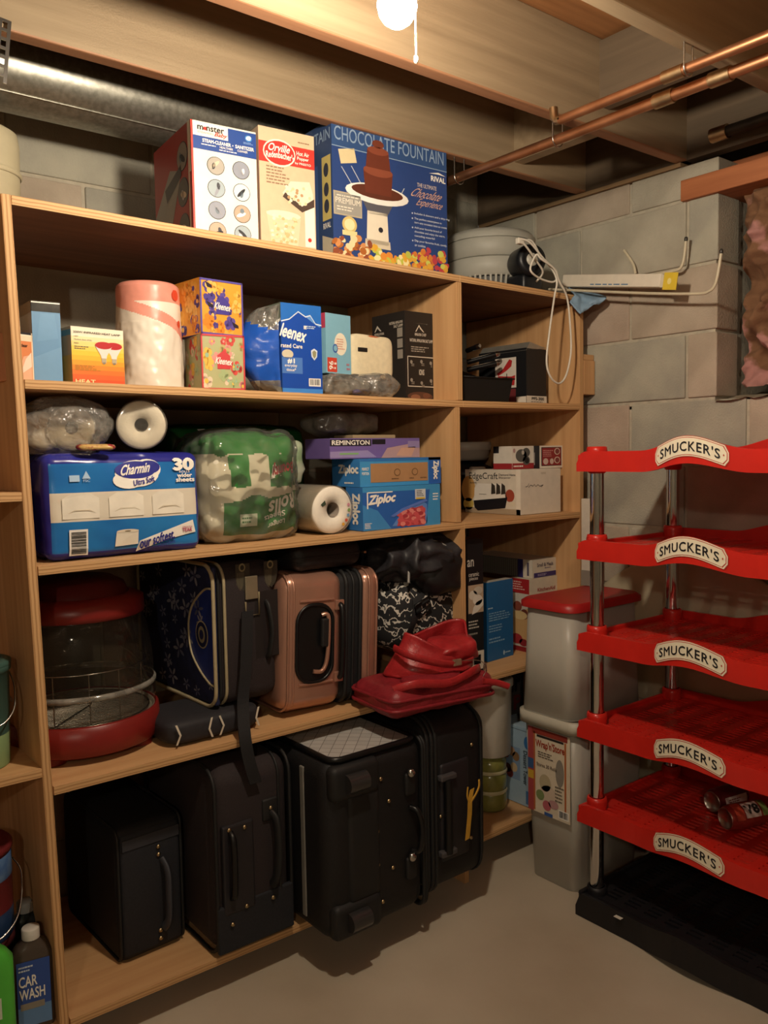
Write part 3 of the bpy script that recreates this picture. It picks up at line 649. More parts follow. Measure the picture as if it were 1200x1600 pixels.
MB().add([(L_*.95, -.022, .006), (L_*.95, .022, .006), (L_*.95, .022, hh), (L_*.95, -.022, hh), (L_*1.0, -.02, .004), (L_*1.0, .0, .004), (L_*1.0, .0, hh*.8), (L_*1.0, -.02, hh*.8)], [(0, 1, 5, 4), (1, 2, 6, 5), (2, 3, 7, 6), (3, 0, 4, 7), (4, 5, 6, 7)]).build('end_flap', paper('#cfc4ae'), t)
MB().box(L_*.985, -.026, -.002, L_*1.10, -.0245, hh*1.05).build('yellow_tab', paper('#d9bb3a'), t)
pr = Pr(lambda u, v, o: (L_*u, -.022-o, .006+(hh-.006)*v)); pr.lines(.3, .1, .8, .3, 1, ink('#5d7ea0'), 4, 2); pr.build(t)
pr = Pr(lambda u, v, o: (L_*(.985+.115*u), -.0262-o, hh*v)); pr.ell(.45, .5, .15, .2, ink('#e9d98a'), 2); pr.build(t)
# white cylinder at the far left
cx, r = .462, .085
e = aty(28, 260, .33)
t = thing('cream_bucket', 'cream coloured plastic tub standing at the left end of the top shelf', 'tub', (e.x-.088, .33, S(1, .5)+.004))
MB().lathe([(1e-4, 0), (.078, 0), (.086, .004), (.090, .19), (.086, .218), (.07, .228), (1e-4, .23)], 36).build('tub', plast('#b3a98c', .6), t)
MB().lathe([(.0905, .120), (.093, .123), (.093, .129), (.0905, .132)], 36).build('rim', plast('#b3a98c', .6), t)

# ================================================================ second row, wide bay
z2 = lambda x: S(2, x)+.0008
B = carton('cream_box', 'small orange and cream carton at the left upright on the second shelf', 'box', (19, 517), (50, 521), z2(.55), .03, .06, '#c98a62')
B.root.location.x += .0
p = B.face('front'); p.rect(0, 0, 1, 1, ink('#cf7f50')); p.rect(0, .82, 1, .93, paper('#dcc9ae'), 2); p.rect(0, .955, 1, 1, K, 2); p.rect(0, .93, .97, .957, paper('#e2d6c2'), 2); p.rect(.93, 0, 1, 1, paper('#dcc9ae'), 2); p.text('and clear', .05, .70, .72, .76, ink('#3a2a20'), 4, bold=.02); p.poly([(.1, .0), (.9, .0), (.9, .55), (.5, .5)], ink('#dca98a'), 2); p.poly([(.3, .12), (.9, .3), (.9, .6), (.6, .45)], ink('#e5cdbb'), 3); p.build(B.root)
B = carton('blue_box', 'tall narrow pale blue carton beside the left upright', 'box', (48, 469), (93, 473), z2(.6), .05, .09, '#7e93a5')
p = B.face('front'); p.rect(0, 0, 1, 1, ink('#5d8bb4')); p.rect(0, .87, 1, 1, mat('silver_foil', '#4c4a48', .2, metal=.8, var=.3, sc=40), 2, 'foil_band'); p.rect(0, .975, 1, .99, W, 3, 'foil_band'); p.poly([(0, 0), (1, 0), (1, .45), (0, .3)], ink('#6894bb'), 2); p.poly([(.15, .5), (.9, .55), (.8, .85), (.3, .85)], ink('#6391b9'), 2); p.build(B.root)
p = B.face('left'); p.rect(0, 0, 1, 1, ink('#8793a0')); p.rect(0, .86, 1, 1, ink('#6b6762'), 2); p.build(B.root)
B = carton('heat_lamp_box', 'yellow and orange infrared heat lamp bulb box on the second shelf', 'box', (110, 509), (192, 517), z2(.7), .035, .1, '#c9b48c')
p = B.face('front'); 
for i in range(12): 
    c_ = [('#e9dfc9'), '#e9dfc9', '#ead9a8', '#ebd182', '#ebc858', '#eabf3c', '#e9b034', '#e79b30', '#e2862f', '#dc7230', '#d6612f', '#cf542e'][11-i]; p.rect(.0, i/12, 1, (i+1)/12, ink(c_), 1)
p.text('250W INFRARED HEAT LAMP', .04, .89, .93, .925, ink('#5a5045'), 4); p.text('120V', .05, .82, .13, .84, ink('#6b5d4c'), 4); p.text('Medium Base (E26)', .05, .76, .38, .785, ink('#6b5d4c'), 4); p.text('RED', .05, .70, .13, .72, ink('#6b5d4c'), 4); p.lines(.05, .60, .32, .67, 2, ink('#6b5d4c'), 2); p.lines(.05, .23, .55, .33, 4, ink('#a87a2c'), 3); p.text('HEAT', .05, .01, .42, .075, ink('#efd9a0'), 4, bold=.02)
for u in (.80, .60):
    p.poly([(u-.16, .68), (u+.16, .68), (u+.06, .52), (u+.05, .47), (u-.05, .47), (u-.06, .52)], ink('#ded7cf'), 3+(u < .7)*2, 'printed_picture'); p.ell(u, .70, .165, .065, ink('#b3262b'), 4+(u < .7)*2); p.rect(u-.045, .39, u+.045, .47, ink('#b3a68e'), 4, 'printed_picture'); p.ell(u, .385, .03, .02, ink('#8d8270'), 4)
p.build(B.root)
p = B.face('left'); p.rect(0, 0, 1, 1, ink('#a0937a')); p.rect(0, 0, 1, .5, ink('#b09448'), 2); p.rect(0, .85, 1, .95, ink('#4a8094'), 2); p.build(B.root)
# wrapped roll
cx, r = cyl_fit(187, 290, 520, .16); zb = z2(cx); top = at(238, 447, 1, .16).z-zb
t = thing('paper_towel_roll', 'large upright paper roll in white and pink floral wrapping on the second shelf', 'paper roll', (cx-.010, .16, zb), 0)
def roll_fn(u, v):
    a = 2*PI*u; n_ = noise.noise(Vector((math.cos(a)*2.2, math.sin(a)*2.2, v*4)))*.006*(1-v)+.004*noise.noise(Vector((math.cos(a)*6, math.sin(a)*6, v*14)))*(.4 if v < .65 else .1)
    rr = r*.96+n_+.006*(1-v)
    return (rr*math.cos(a), rr*math.sin(a), top*.955*v)
def roll_m(u, v):
    a = (u*360+90) % 360   # 0 at front (-y)
    x = a if a < 180 else a-360
    if v > .845: return 1
    band = .70-.0018*x-.000014*x*x*(1 if x > 0 else 0)
    return 1 if abs(v-band) < .055 and abs(x) < 120 else 0
WRAP = mat('white_wrap_film', '#dcd2c4', .35, var=.03, bump=.08, bsc=25); WPINK = mat('pink_wrap_film', '#d98f7e', .3, var=.1, sc=30)
MB().grid(roll_fn, 160, 110, mf=roll_m, closeu=True).build('wrapping', [WRAP, WPINK], t)
MB().lathe([(r*.96, top*.95), (r*.94, top*.98), (r*.86, top), (r*.3, top*.992), (r*.26, top*.9)], 36).build('top_fold', WPINK, t)
pr = Pr(lambda u, v, o: ((r*.985+o)*math.cos(-PI/2+u), (r*.985+o)*math.sin(-PI/2+u), top*v), 2)
pr.ell(.55, .88, .16, .05, ink('#c8432c'), 3); pr.ell(.72, .62, .1, .035, ink('#c8432c'), 3); pr.poly([(.45, .93), (.55, .85), (.62, .93)], ink('#c8432c'), 3, 'printed_picture'); pr.build(t)
# tissue cubes
def floral(p, seed, pal, bg, n, big):
    rd = random.Random(seed); p.rect(0, 0, 1, 1, ink(bg))
    for i in range(n):
        u, v = rd.uniform(.06, .94), rd.uniform(.06, .94); c_ = rd.choice(pal); ru = rd.uniform(.05, .12)*big; ly = 2+i*.03
        for k in range(5): a = 2*PI*k/5+rd.random(); p.ell(min(.93, max(.07, u+ru*.7*math.cos(a))), min(.93, max(.07, v+ru*.7*math.sin(a))), ru*.55, ru*.55, ink(c_), ly, n=9)
        p.ell(u, v, ru*.4, ru*.4, ink(rd.choice(pal)), ly+.02, n=9)
for nm, lb, tl, tr, zb_, y0, pal, bg, lab, sd, edge in (
    ('tissue_box', 'cube tissue box with red, green and pink flowers, lower of the two stacked cubes', (313, 521), (381, 525), None, .045, ['#c9483f', '#d98f86', '#e0b34a', '#9fae7c', '#d7c2a8', '#b9a46a', '#8fae90'], '#a9a87a', '#c2383c', 11, '#c23b3f'),
    ('tissue_box', 'cube tissue box with orange and purple flowers, upper of the two stacked cubes', (311, 433), (378, 443), 1, .05, ['#e0962f', '#e6a94a', '#5a4a92', '#d4812c', '#e8b45c', '#4b3f86'], '#dd9a38', '#473c8c', 12, '#5a4f9c')):
    zb = z2(.95) if zb_ is None else ZC
    B = carton(nm, lb, 'tissue box', tl, tr, zb, y0, .118, edge, group='tissue cubes stacked on the second shelf')
    if zb_ is None: ZC = zb+B.h+.0008
    p = B.face('front'); floral(p, sd, pal, bg, 26, 1)
    for a_ in ((0, 0, 1, .035), (0, .965, 1, 1), (0, 0, .035, 1), (.965, 0, 1, 1)): p.rect(*a_, ink(edge), 4)
    p.rect(.36, .38, .66, .62, ink(lab), 4, 'logo_panel'); p.poly([(.36, .62), (.66, .62), (.52, .72)], ink(lab), 4, 'logo_panel'); p.text('Kleenex', .33, .46, .70, .58, W, 6, bold=.02, shear=.12, slope=-.03)
    if zb_:
        for u, v in ((.22, .55), (.8, .22), (.2, .9)): p.poly([(u-.08, v+.05), (u+.07, v-.01), (u+.08, v-.06), (u-.03, v-.05)], ink('#2c2430'), 5)
    p.build(B.root)
    p = B.face('left'); floral(p, sd+5, pal, bg, 20, 1.1); p.build(B.root)
# blue tissue multipack
B = carton('tissue_multipack', 'blue wrapped pack of tissue boxes with white mountain outline', 'tissue pack', (438, 472), (501, 479), z2(1.2), .025, .11, '#2566b8', back=None)
w, d, h = B.w, B.d, B.h
p = B.face('front'); p.rect(0, 0, 1, 1, ink('#2668bb')); p.poly([(0, .0), (1, 0), (1, .78), (.75, .84), (.62, .86), (.42, .91), (.2, .82), (0, .79)], ink('#1747a4'), 2)
mts = [(0, .80), (.2, .83), (.42, .92), (.60, .87), (.72, .89), (.85, .80), (1, .79)]
for (a, b), (c_, d2) in zip(mts, mts[1:]): p.poly([(a, b), (c_, d2), (c_, d2-.014), (a, b-.014)], ink('#c9d8ea'), 4)
p.poly([(.60, .865), (.72, .885), (.85, .80), (1, .79), (.95, .76), (.8, .80)], ink('#5f8fcf'), 3)
p.text('leenex', -.0, .60, .60, .745, W, 5, bold=.03, shear=.15, slope=-.06); p.text('rated Care', -.02, .505, .50, .55, W, 5, bold=.02); p.text('#1', .13, .33, .30, .385, W, 5, bold=.03); p.text('everyday', .06, .285, .36, .325, W, 5, bold=.01); p.text('tissue*', .10, .245, .33, .28, W, 5, bold=.01)
p.rect(.0, .22, .5, .40, ink('#4b76bd'), 3); p.ell(.14, .435, .14, .05, ink('#c9c0a8'), 3); p.poly([(.72, .49), (.80, .515), (.88, .49), (.87, .42), (.80, .38), (.73, .42)], ink('#c9d4e2'), 4); p.poly([(.75, .475), (.80, .495), (.85, .475), (.84, .43), (.80, .40), (.76, .43)], ink('#8e8a68'), 5); p.lines(.55, .73, .95, .77, 2, ink('#c9d8ea'), 3, 4); p.rect(.55, .725, .62, .765, W, 4); p.barcode(.65, .085, .95, .175, 3)
p.rect(0, 0, 1, .055, ink('#3d80cf'), 3); p.build(B.root)
p = B.face('left'); p.rect(0, 0, 1, 1, ink('#6f7a6c')); p.poly([(.0, .15), (1, .06), (1, .80), (.5, .72), (.15, .5), (0, .46)], ink('#1a4cae'), 2); p.poly([(0, .78), (.5, .72), (1, .80), (1, .83), (.5, .75), (0, .81)], W, 3); p.text('CARE', .02, .45, .16, .70, W, 4, rot=1, bold=.03); p.build(B.root)
def kb(u, v):
    a = PI*v; x = -w/2-.003-.085*math.sin(PI*u*.9+.25)*math.sin(a)**.5; y = d/2-.01-(d-.008)*u+.02*math.sin(a)*(1-u); n_ = .012*noise.noise(Vector((u*5, v*6, 3)))
    return (x+n_*(1 if u < .95 else 0), y, .002+(h-.006)*v)
def kbm(u, v): return 0 if v < .12 or v > .83-.25*abs(u-.45) else 1
MB().grid(kb, 30, 30, mf=kbm).build('loose_wrapper', [FILM2, mat('blue_plastic_wrapper', '#1e50ad', .18, alpha=.96, var=.2, sc=20, bump=.4, bsc=25)], B.root)
# baby box, pouch, plastic bags
zb = z2(1.35)+.062
cxp = aty(505, 590, .03); cxq = aty(595, 600, .03)
bag = thing('plastic_wrapped_bundle', 'grey clear-plastic wrapped bundle lying under the pale blue carton', 'plastic bag', ((cxp.x+cxq.x)/2, .15, z2(1.3)))
gw = cxq.x-cxp.x
MB().blob(gw*.92, .2, .052, .45, .5, .12, 14, 2, 48, 20).build('wrapped_cloth', mat('grey_fleece', '#8a867e', .85, sc=70, col2='#5f5c56', detail=6), bag); MB().blob(gw*1.0, .225, .058, .5, .5, .22, 22, 5, 60, 26, True).build('wrapper', FILM2, bag)
bl = MB().blob(.055, .02, .016, .6, .6, .2, 30, 1, 16, 8, c=(gw*.2, -.105, .003)); bl.build('blue_tab', plast('#23419a'), bag)
B = carton('baby_wash_box', 'pale blue carton with an oval label and a red number 96 corner', 'box', (508, 488), (547, 494), zb, .06, .09, '#7fb2c4')
p = B.face('front'); p.rect(0, 0, 1, 1, ink('#7eb0c6')); p.ell(.58, .50, .25, .19, paper('#e8dfcb'), 2, 'logo_panel'); p.lines(.42, .40, .76, .60, 5, ink('#c98c78'), 7); p.ell(.36, .42, .10, .075, ink('#3557a4'), 3, 'logo_panel'); p.ell(.36, .42, .07, .05, ink('#7eb0c6'), 4, 'logo_panel'); p.rect(.04, .02, .42, .26, ink('#c5432f'), 2); p.text('96', .10, .06, .26, .20, W, 4, bold=.02, rot=1); p.lines(.30, .05, .38, .2, 2, W, 2, 4); p.lines(.8, .05, .95, .2, 2, ink('#b56b78'), 4); p.build(B.root)
p = B.face('left'); p.rect(0, 0, 1, 1, ink('#7eb0c6')); p.rect(0, .75, 1, 1, ink('#b6405a'), 2); p.build(B.root)
a = aty(547, 578, .12); b_ = aty(616, 578, .12); tp = aty(580, 524, .12)
t = thing('fabric_pouch', 'cream fabric pouch with a small black tag leaning on the black lamp box', 'pouch', ((a.x+b_.x)/2, .15, zb-.006), .03)
pw = b_.x-a.x; ph = tp.z-zb+.008
MB().blob(pw, .07, ph, .32, .35, .06, 12, 3, 48, 30).build('pouch_body', mat('cream_canvas', '#ddcfae', .85, var=.06, sc=80, bump=.35, bsc=40), t)
MB().rbox(-pw*.36, -.0375, ph*.60, -pw*.15, -.0345, ph*.69, .001).build('tag', ink('#1d1b1c'), t)
MB().tube([(-pw*.44, -.022, ph*.93), (0, -.03, ph*.955), (pw*.42, -.022, ph*.93)], .003, 6).build('zip', mat('zip_tape_red_blue', '#b5633f', .6, var=.5, sc=50), t)
e0 = aty(594, 622, .02)
t = MB().blob(.12, .07, .06, .8, .9, .3, 18, 9, 60, 34, True).build('clear_plastic_bag', FILM2); t.location = (e0.x+.012, .052, z2(1.5)+.002); tag(t, 'crumpled clear plastic bag lying in front of the black lamp box', 'plastic bag')
# salt lamp box
B = carton('salt_lamp_box', 'black salt lamp box with white mountain logo at the right end of the second shelf', 'box', (632, 485), (690, 494), z2(1.65), .105, .15, '#26221f', w=.125, yaw=.02)
p = B.face('front'); p.rect(0, 0, 1, 1, ink('#211d1b')); LG = ink('#c9beb0')
p.poly([(.32, .78), (.44, .86), (.47, .84), (.60, .78), (.57, .78), (.47, .815), (.44, .84), (.35, .78)], LG, 3, 'logo_panel'); p.text('HIMALAYAN', .30, .735, .50, .765, LG, 4, bold=.03); p.text('CHEF', .52, .735, .66, .765, LG, 4); p.text('NATURAL HIMALAYAN SALT LAMP', .14, .665, .86, .70, LG, 4, bold=.02)
p.lines(.18, .55, .82, .62, 3, ink('#9c9388'), 5)
for (u0, v0, u1, v1) in ((.06, .165, .92, .175), (.06, .495, .92, .505), (.06, .165, .08, .505), (.90, .165, .92, .505)): p.rect(u0, v0, u1, v1, LG, 3, 'logo_panel')
p.text('IONS', .42, .30, .58, .36, LG, 4, bold=.03); 
for u, v in ((.18, .44), (.8, .44), (.18, .24), (.8, .24), (.5, .45), (.5, .21)): p.ell(u, v, .04, .02, ink('#8d857b'), 3); p.lines(u-.0, v-.05, u+.12 if u < .7 else u+.05, v-.015, 2, ink('#9c9388'), int(u*90), 3)
p.ell(.45, .06, .4, .05, ink('#57372a'), 2); p.ell(.3, .05, .15, .03, ink('#8a5a42'), 3); p.ell(.65, .07, .12, .03, ink('#6d4432'), 3); p.build(B.root)
p = B.face('left'); p.rect(0, 0, 1, 1, ink('#262220')); p.poly([(.08, .82), (.17, .89), (.30, .82), (.26, .82), (.17, .86), (.11, .82)], LG, 3, 'logo_panel'); p.text('HIMALAYAN', .08, .775, .38, .805, LG, 4); p.text('NATURAL HIMALAYAN', .55, .87, .95, .9, LG, 4); p.text('SALT LAMP', .68, .83, .95, .86, LG, 4)
for v in (.72, .60, .48): p.rect(.78, v, .94, v+.1, ink('#8d857b'), 3)
p.build(B.root)
MB().box(-B.w*.12, -B.d/2-.0012, B.h*.87, B.w*.2, -B.d/2-.0004, B.h*.875).build('tape', FILM, B.root)

# ================================================================ second row, narrow bay
z2r = S(2, 2.0)+.001
B = carton('slicer_box', 'black appliance box with a red slicer picture and white bottom label PFS-300', 'box', (822, 543), (860, 546), z2r, .10, .21, '#1d1d1f', w=.105, yaw=.04)
p = B.face('left'); p.rect(0, 0, 1, 1, ink('#17181b')); p.rect(.36, .32, .80, .86, paper('#d6ccc0'), 2); RD = ink('#b02a2c')
p.poly([(.40, .60), (.52, .66), (.66, .83), (.72, .80), (.70, .70), (.58, .62), (.42, .55)], RD, 3, 'printed_picture'); p.poly([(.40, .38), (.76, .36), (.78, .54), (.70, .52), (.42, .55)], RD, 3, 'printed_picture'); p.poly([(.44, .44), (.72, .44), (.72, .50), (.44, .51)], ink('#3a2024'), 4, 'printed_picture'); p.rect(.42, .50, .62, .515, K, 5); p.rect(.60, .35, .615, .58, K, 5)
p.rect(.80, 0, 1, .15, paper('#d9d0c2'), 3); p.rect(.62, .06, .79, .3, ink('#6d2b2e'), 3); p.build(B.root)
p = B.face('front'); p.rect(0, 0, 1, .16, paper('#d9d0c2'), 2); p.text('PFS-300', .25, .085, .85, .135, K, 4, bold=.03); p.lines(.22, .04, .87, .07, 1, ink('#6a645c'), 5); p.build(B.root)
w, d, h = B.w, B.d, B.h
MB().add([(-w/2-.001, -d/2, h*.955), (-w/2-.001, d/2, h*.955), (-w/2+.02, d/2, h+.02), (-w/2+.02, -d/2, h+.02), (w/2, d/2, h+.004), (w/2, -d/2, h+.004)], [(0, 3, 2, 1), (3, 5, 4, 2), (0, 5, 3), (1, 2, 4)]).build('silver_lid', mat('silver_card', '#a8a49b', .3, metal=.6, var=.1), B.root)
# loaf pan
a = aty(727, 600, .05); b_ = aty(804, 598, .05); 
pan = thing('loaf_pan', 'black metal loaf pan in front of the knives in the narrow bay', 'pan', ((a.x+b_.x)/2-.005, .105, z2r))
pw = b_.x-a.x; ph = .075
def panp(w_, d_, z): return [(-w_/2, -d_/2, z), (w_/2, -d_/2, z), (w_/2, d_/2, z), (-w_/2, d_/2, z)]
V = panp(pw*.9, .085, 0)+panp(pw, .105, ph)+panp(pw*1.03, .115, ph)+panp(pw*1.03, .115, ph-.004)+panp(pw*.97, .1, ph-.002)+panp(pw*.87, .08, .004)
Fq = [(3, 2, 1, 0)]+[(i, (i+1) % 4, 4+(i+1) % 4, 4+i) for i in range(4)]+[(4+i, 4+(i+1) % 4, 8+(i+1) % 4, 8+i) for i in range(4)]+[(8+i, 8+(i+1) % 4, 16+(i+1) % 4, 16+i) for i in range(4)]+[(16+i, 16+(i+1) % 4, 20+(i+1) % 4, 20+i) for i in range(4)]+[(20, 21, 22, 23)]
MB().add(V, Fq).build('pan_body', mat('dark_nonstick', '#1a1a1b', .45, metal=.3, var=.1), pan)
MB().tube([(-pw*.515, -.0575, ph), (pw*.515, -.0575, ph), (pw*.515, .0575, ph), (-pw*.515, .0575, ph)], .002, 6, True).build('rim', mat('dark_nonstick'), pan)
# knives in a block
kx = aty(742, 580, .24)
blk = thing('knife_block', 'dark knife block half hidden behind the black loaf pan', 'knife block', (kx.x-.01, .27, z2r))
V = [(-.06, -.08, 0), (.06, -.08, 0), (.06, .06, 0), (-.06, .06, 0), (-.06, -.05, .085), (.06, -.05, .085), (.06, .08, .13), (-.06, .08, .13)]
MB().add(V, [(3, 2, 1, 0), (4, 5, 6, 7), (0, 1, 5, 4), (1, 2, 6, 5), (2, 3, 7, 6), (3, 0, 4, 7)]).build('block_body', mat('dark_block_wood', '#241a15', .6, var=.2), blk, bevel=.004)
for i, ((x0, y0), (x1, y1), lb) in enumerate((((742, 548), (748, 541), 'top'), ((735, 566), (778, 553), 'middle'), ((737, 578), (779, 567), 'lowest'))):
    b0 = aty(730, y0, .23); b1 = aty(x1, y1, .17)
    kn = thing('kitchen_knife', 'black handled kitchen knife with steel end cap, %s of the three in the block' % lb, 'knife', b1, group='knives in the block')
    v = Vector(b0)-Vector(b1); MB().tube([(0, 0, 0), v*.12, v*.5, v*1.0], [.008, .0095, .008, .0085], 10).build('handle', BLACKPL, kn)
    MB().tube([-v.normalized()*.006, (0, 0, 0), v*.08], [.006, .009, .0093], 10).build('end_cap', STEEL, kn)
    MB().tube([v*.12+Vector((0, -.004, .008)), v*.9+Vector((0, -.004, .0075))], .0018, 6).build('spine', STEEL, kn)
# ================================================================ third row, wide bay
z3 = lambda x: S(3, x)+.0008
B = carton('toilet_paper_pack', 'big blue and white pack of thirty toilet paper rolls on the third shelf', 'toilet paper', (67, 709), (311, 706), z3(.7), .03, .24, None, yaw=0, h=.228)
w, d, h = B.w, B.d, B.h
pos = packpos(w, d, h, .022, (.004, .012, .004), .003, 12, 3)
TPB = mat('blue_pack_film', '#2f7fc0', .2, sc=7, col2='#2465ad', ramp=(.3, .7), bump=.25, bsc=16); TPD = mat('indigo_pack_film', '#2a2d86', .22, var=.15, sc=12); TPW = mat('white_pack_window', '#d9d0bf', .3, var=.08, sc=9, bump=.2, bsc=20)
def tm(x, y, z):
    if x < -.98 or x > .985: return 1
    v = (z+1)/2
    if v > .985: return 1
    if .37 < v < .645 and abs(x) < .97: return 2
    if v > .91 or v < .06 or abs(x) > .955: return 1
    return 0
MB_ = pack(MB(), pos, 44, tm); MB_.build('wrapper', [TPB, TPD, TPW], B.root, weld=True)
p = Pr(lambda u, v, o: pos(2*u-1, -1, 2*v-1, o*1.6+.002), 4)
for q in range(3): p.poly([(.09+.28*q, .39), (.09+.28*q, .58), (.14+.28*q, .625), (.26+.28*q, .625), (.31+.28*q, .58), (.31+.28*q, .39)], mat('roll_shade', '#e6dfd0', .5), .5, 'roll_outline'); p.poly([(.12+.28*q, .44), (.16+.28*q, .475), (.25+.28*q, .475), (.29+.28*q, .44), (.25+.28*q, .465), (.16+.28*q, .465)], mat('roll_edge', '#cfc4b0', .5), 1, 'roll_outline')
p.ell(.56, .80, .145, .13, W, 1, 'logo_panel'); p.ell(.50, .74, .10, .085, W, 1, 'logo_panel'); p.ell(.63, .84, .09, .1, W, 1, 'logo_panel')
p.ell(.55, .835, .135, .085, ink('#2b2f8c'), 2, 'logo_panel'); p.ell(.64, .86, .075, .065, ink('#2b2f8c'), 2, 'logo_panel'); p.text('Charmin', .455, .80, .645, .895, W, 4, bold=.03, shear=.12, slope=.03)
p.text('Ultra Soft', .53, .70, .67, .755, ink('#2b2f8c'), 4, bold=.025, slope=.04)
p.text('30', .81, .825, .945, .935, W, 4, bold=.06); p.text('ROLLS', .845, .795, .92, .815, W, 4); p.text('wider', .83, .75, .935, .79, W, 4, bold=.04); p.text('sheets', .82, .705, .95, .748, W, 4, bold=.04)
p.rect(.14, .74, .20, .80, ink('#a9c6e2'), 2, 'fine_print'); p.poly([(.215, .765), (.24, .84), (.265, .765)], ink('#a9c6e2'), 2, 'logo_panel'); p.text('FSC', .22, .735, .26, .757, ink('#a9c6e2'), 3)
p.barcode(.125, .045, .235, .29, 6, 16, True)
p.poly([(.40, .10), (.55, .11), (.55, .25), (.41, .24)], paper('#e6ddcc'), 2, 'printed_picture'); p.ell(.48, .245, .07, .018, paper('#d9cfbb'), 3); p.ell(.48, .245, .02, .006, ink('#7a6c58'), 4)
p.poly([(.54, .03), (.56, .14), (.93, .31), (.945, .185), (.75, .13)], paper('#e9e4da'), 3); p.text('our softest.', .56, .10, .795, .195, ink('#2a2f86'), 5, bold=.03, slope=.075); p.text('& most absorbent', .60, .065, .80, .10, ink('#2a2f86'), 5, slope=.055); p.text('SMOOTH', .85, .235, .92, .25, ink('#b2476a'), 5); p.text('TEAR', .85, .195, .92, .23, ink('#b2476a'), 5, bold=.03)
p.build(B.root)
ZCH = z3(.7)+h+.006
# dark pack and pink bag at the left upright
e = aty(38, 800, .10)
t = thing('dark_pack', 'dark wrapped pack marked 30 squeezed between the upright and the blue toilet paper pack', 'toilet paper', (.524, .33, z3(.52)))
MB().rbox(-.004, -.13, 0, .004, .1, .23, .003, 2).build('wrapper', mat('dark_violet_film', '#2c2436', .3, var=.2), t)
pr = Pr(lambda u, v, o: (-.0045-o, .1-.23*u, .23*v)); pr.text('30', .82, .74, .98, .86, ink('#b8a89a'), 3, bold=.03); pr.build(t)
t = MB().grid(lambda u, v: (.517+.006*math.sin(u*PI*2)+.006*noise.noise(Vector((u*4, v*6, 1))), .03+.14*u, z3(.52)+.005+.155*v+.008*math.sin(u*4)), 18, 24).build('pink_pouch', mat('pink_clear_plastic', '#96566a', .25, var=.15, alpha=.85), solid=.003); tag(t, 'crumpled dark pink plastic pouch hanging beside the left upright on the third shelf', 'pouch')
# wrapped rolls lying on the pack
def wrapped_roll(cx_px, cy_px, r, y0, L, yaw, z, label, crumple, name='wrapped_paper_roll'):
    e = aty(cx_px, cy_px, y0); t = thing(name, label, 'paper roll', (e.x, y0, z), yaw, 'wrapped rolls lying on the blue pack')
    c = (0, 0, r+.002)
    def Y(mb): return mb
    prof = [(r*.27, .02), (r*.27, 0.001), (r*.9, 0), (r*.97, .004), (r*.985, .012), (r*.985, L-.01), (r*.9, L), (r*.27, L), (r*.27, .02)]
    MB().lathe(prof, 40, c, 'y').build('paper', PULP, t)
    MB().lathe([(r*.275, 0), (r*.265, .012), (r*.20, .03), (1e-4, .034)], 24, c, 'y').build('core', mat('grey_core', '#6f6a62', .6, var=.2, sc=40), t)
    def wf(u, v):
        a = 2*PI*u; k = .5+.5*noise.noise(Vector((math.cos(a)*3, math.sin(a)*3, v*5+L*9))); rr = r*(1.0+.04*crumple*k)
        if v > .9: rr *= max(.25, 1-(v-.9)*6)
        return (c[0]+rr*math.cos(a), -.006+(L+.05)*v, max(.001, c[2]+rr*math.sin(a)))
    MB().grid(wf, 50, 26, closeu=True).lathe([(r*1.0, -.006), (r*.9, -.008), (r*.3, -.004), (1e-4, 0)], 40, c, 'y').build('clear_wrap', FILM if crumple < 2 else FILM2, t)
    return t
wrapped_roll(221, 664, .0555, .045, .24, -.35, ZCH, 'white paper roll in clear wrap with its end facing out, on the blue pack', 1)
wr2 = wrapped_roll(112, 668, .05, .09, .2, -.3, ZCH, 'crumpled clear bag of white rolls at the left end on top of the blue pack', 2.5)
e = aty(75, 665, .05)
MB().blob(.2, .11, .105, .8, .8, .28, 14, 4, 70, 40, True, c=(-.02, -.0, .001)).build('loose_film', FILM2, wr2)
MB().blob(.07, .03, .014, .7, .7, .4, 30, 2, 20, 8, c=(.045, -.06, .001)).build('red_gold_label', mat('red_gold_print', '#8a2a2e', .3, sc=60, col2='#c9a566', ramp=(.45, .55)), wr2)
MB().lathe([(1e-4, 0), (.03, 0), (.042, .004), (.044, .1), (1e-4, .1)], 30, (-.06, 0, .046), 'y').build('second_roll', PULP, wr2)
# paper towel packs
GREEN = mat('green_pack_film', '#2f7a35', .22, var=.2, sc=10, bump=.2, bsc=25)
TW = mat('milky_towel_film', '#d8d2be', .25, var=.06, sc=12, bump=.3, bsc=22)
a = aty(312, 800, .04); b_ = aty(487, 800, .04)
w = b_.x-a.x-.05; h = aty(400, 676, .06).z-z3(1.05)
t = thing('paper_towel_pack', 'green and white wrapped paper towel pack lying beside the blue toilet paper pack', 'paper towels', ((a.x+b_.x)/2, .16, z3(1.05)))
pos = packpos(w, .22, h, .05, (.004, .012, .006), .013, 10, 5)
def gm(x, y, z):
    v = (z+1)/2; u = (x+1)/2; q_ = .05*noise.noise(Vector((x*3, z*3, 2)))
    if v > .80+q_: return 0
    if .06 < v < .36+.10*u+q_ and .16 < u: return 0
    if .50+q_ < v < .80 and (.62 < u or .22+q_ < u < .42): return 0
    return 1
pack(MB(), pos, 84, gm).build('wrapper', [GREEN, TW], t, weld=True)
p = Pr(lambda u, v, o: pos(2*u-1, -1, 2*v-1, o+.001), 3)
p.text('Rolls', .62, .26, .94, .40, W, 3, bold=.03, rot=2, slope=.08); p.text('Longer', .60, .13, .80, .19, W, 3, rot=2, slope=.04); p.text('Sheets', .56, .20, .80, .25, W, 3, rot=2, slope=.05); p.rect(.30, .15, .48, .26, ink('#cfd8c4'), 2); p.lines(.32, .17, .46, .24, 2, ink('#4c7a4c'), 3)
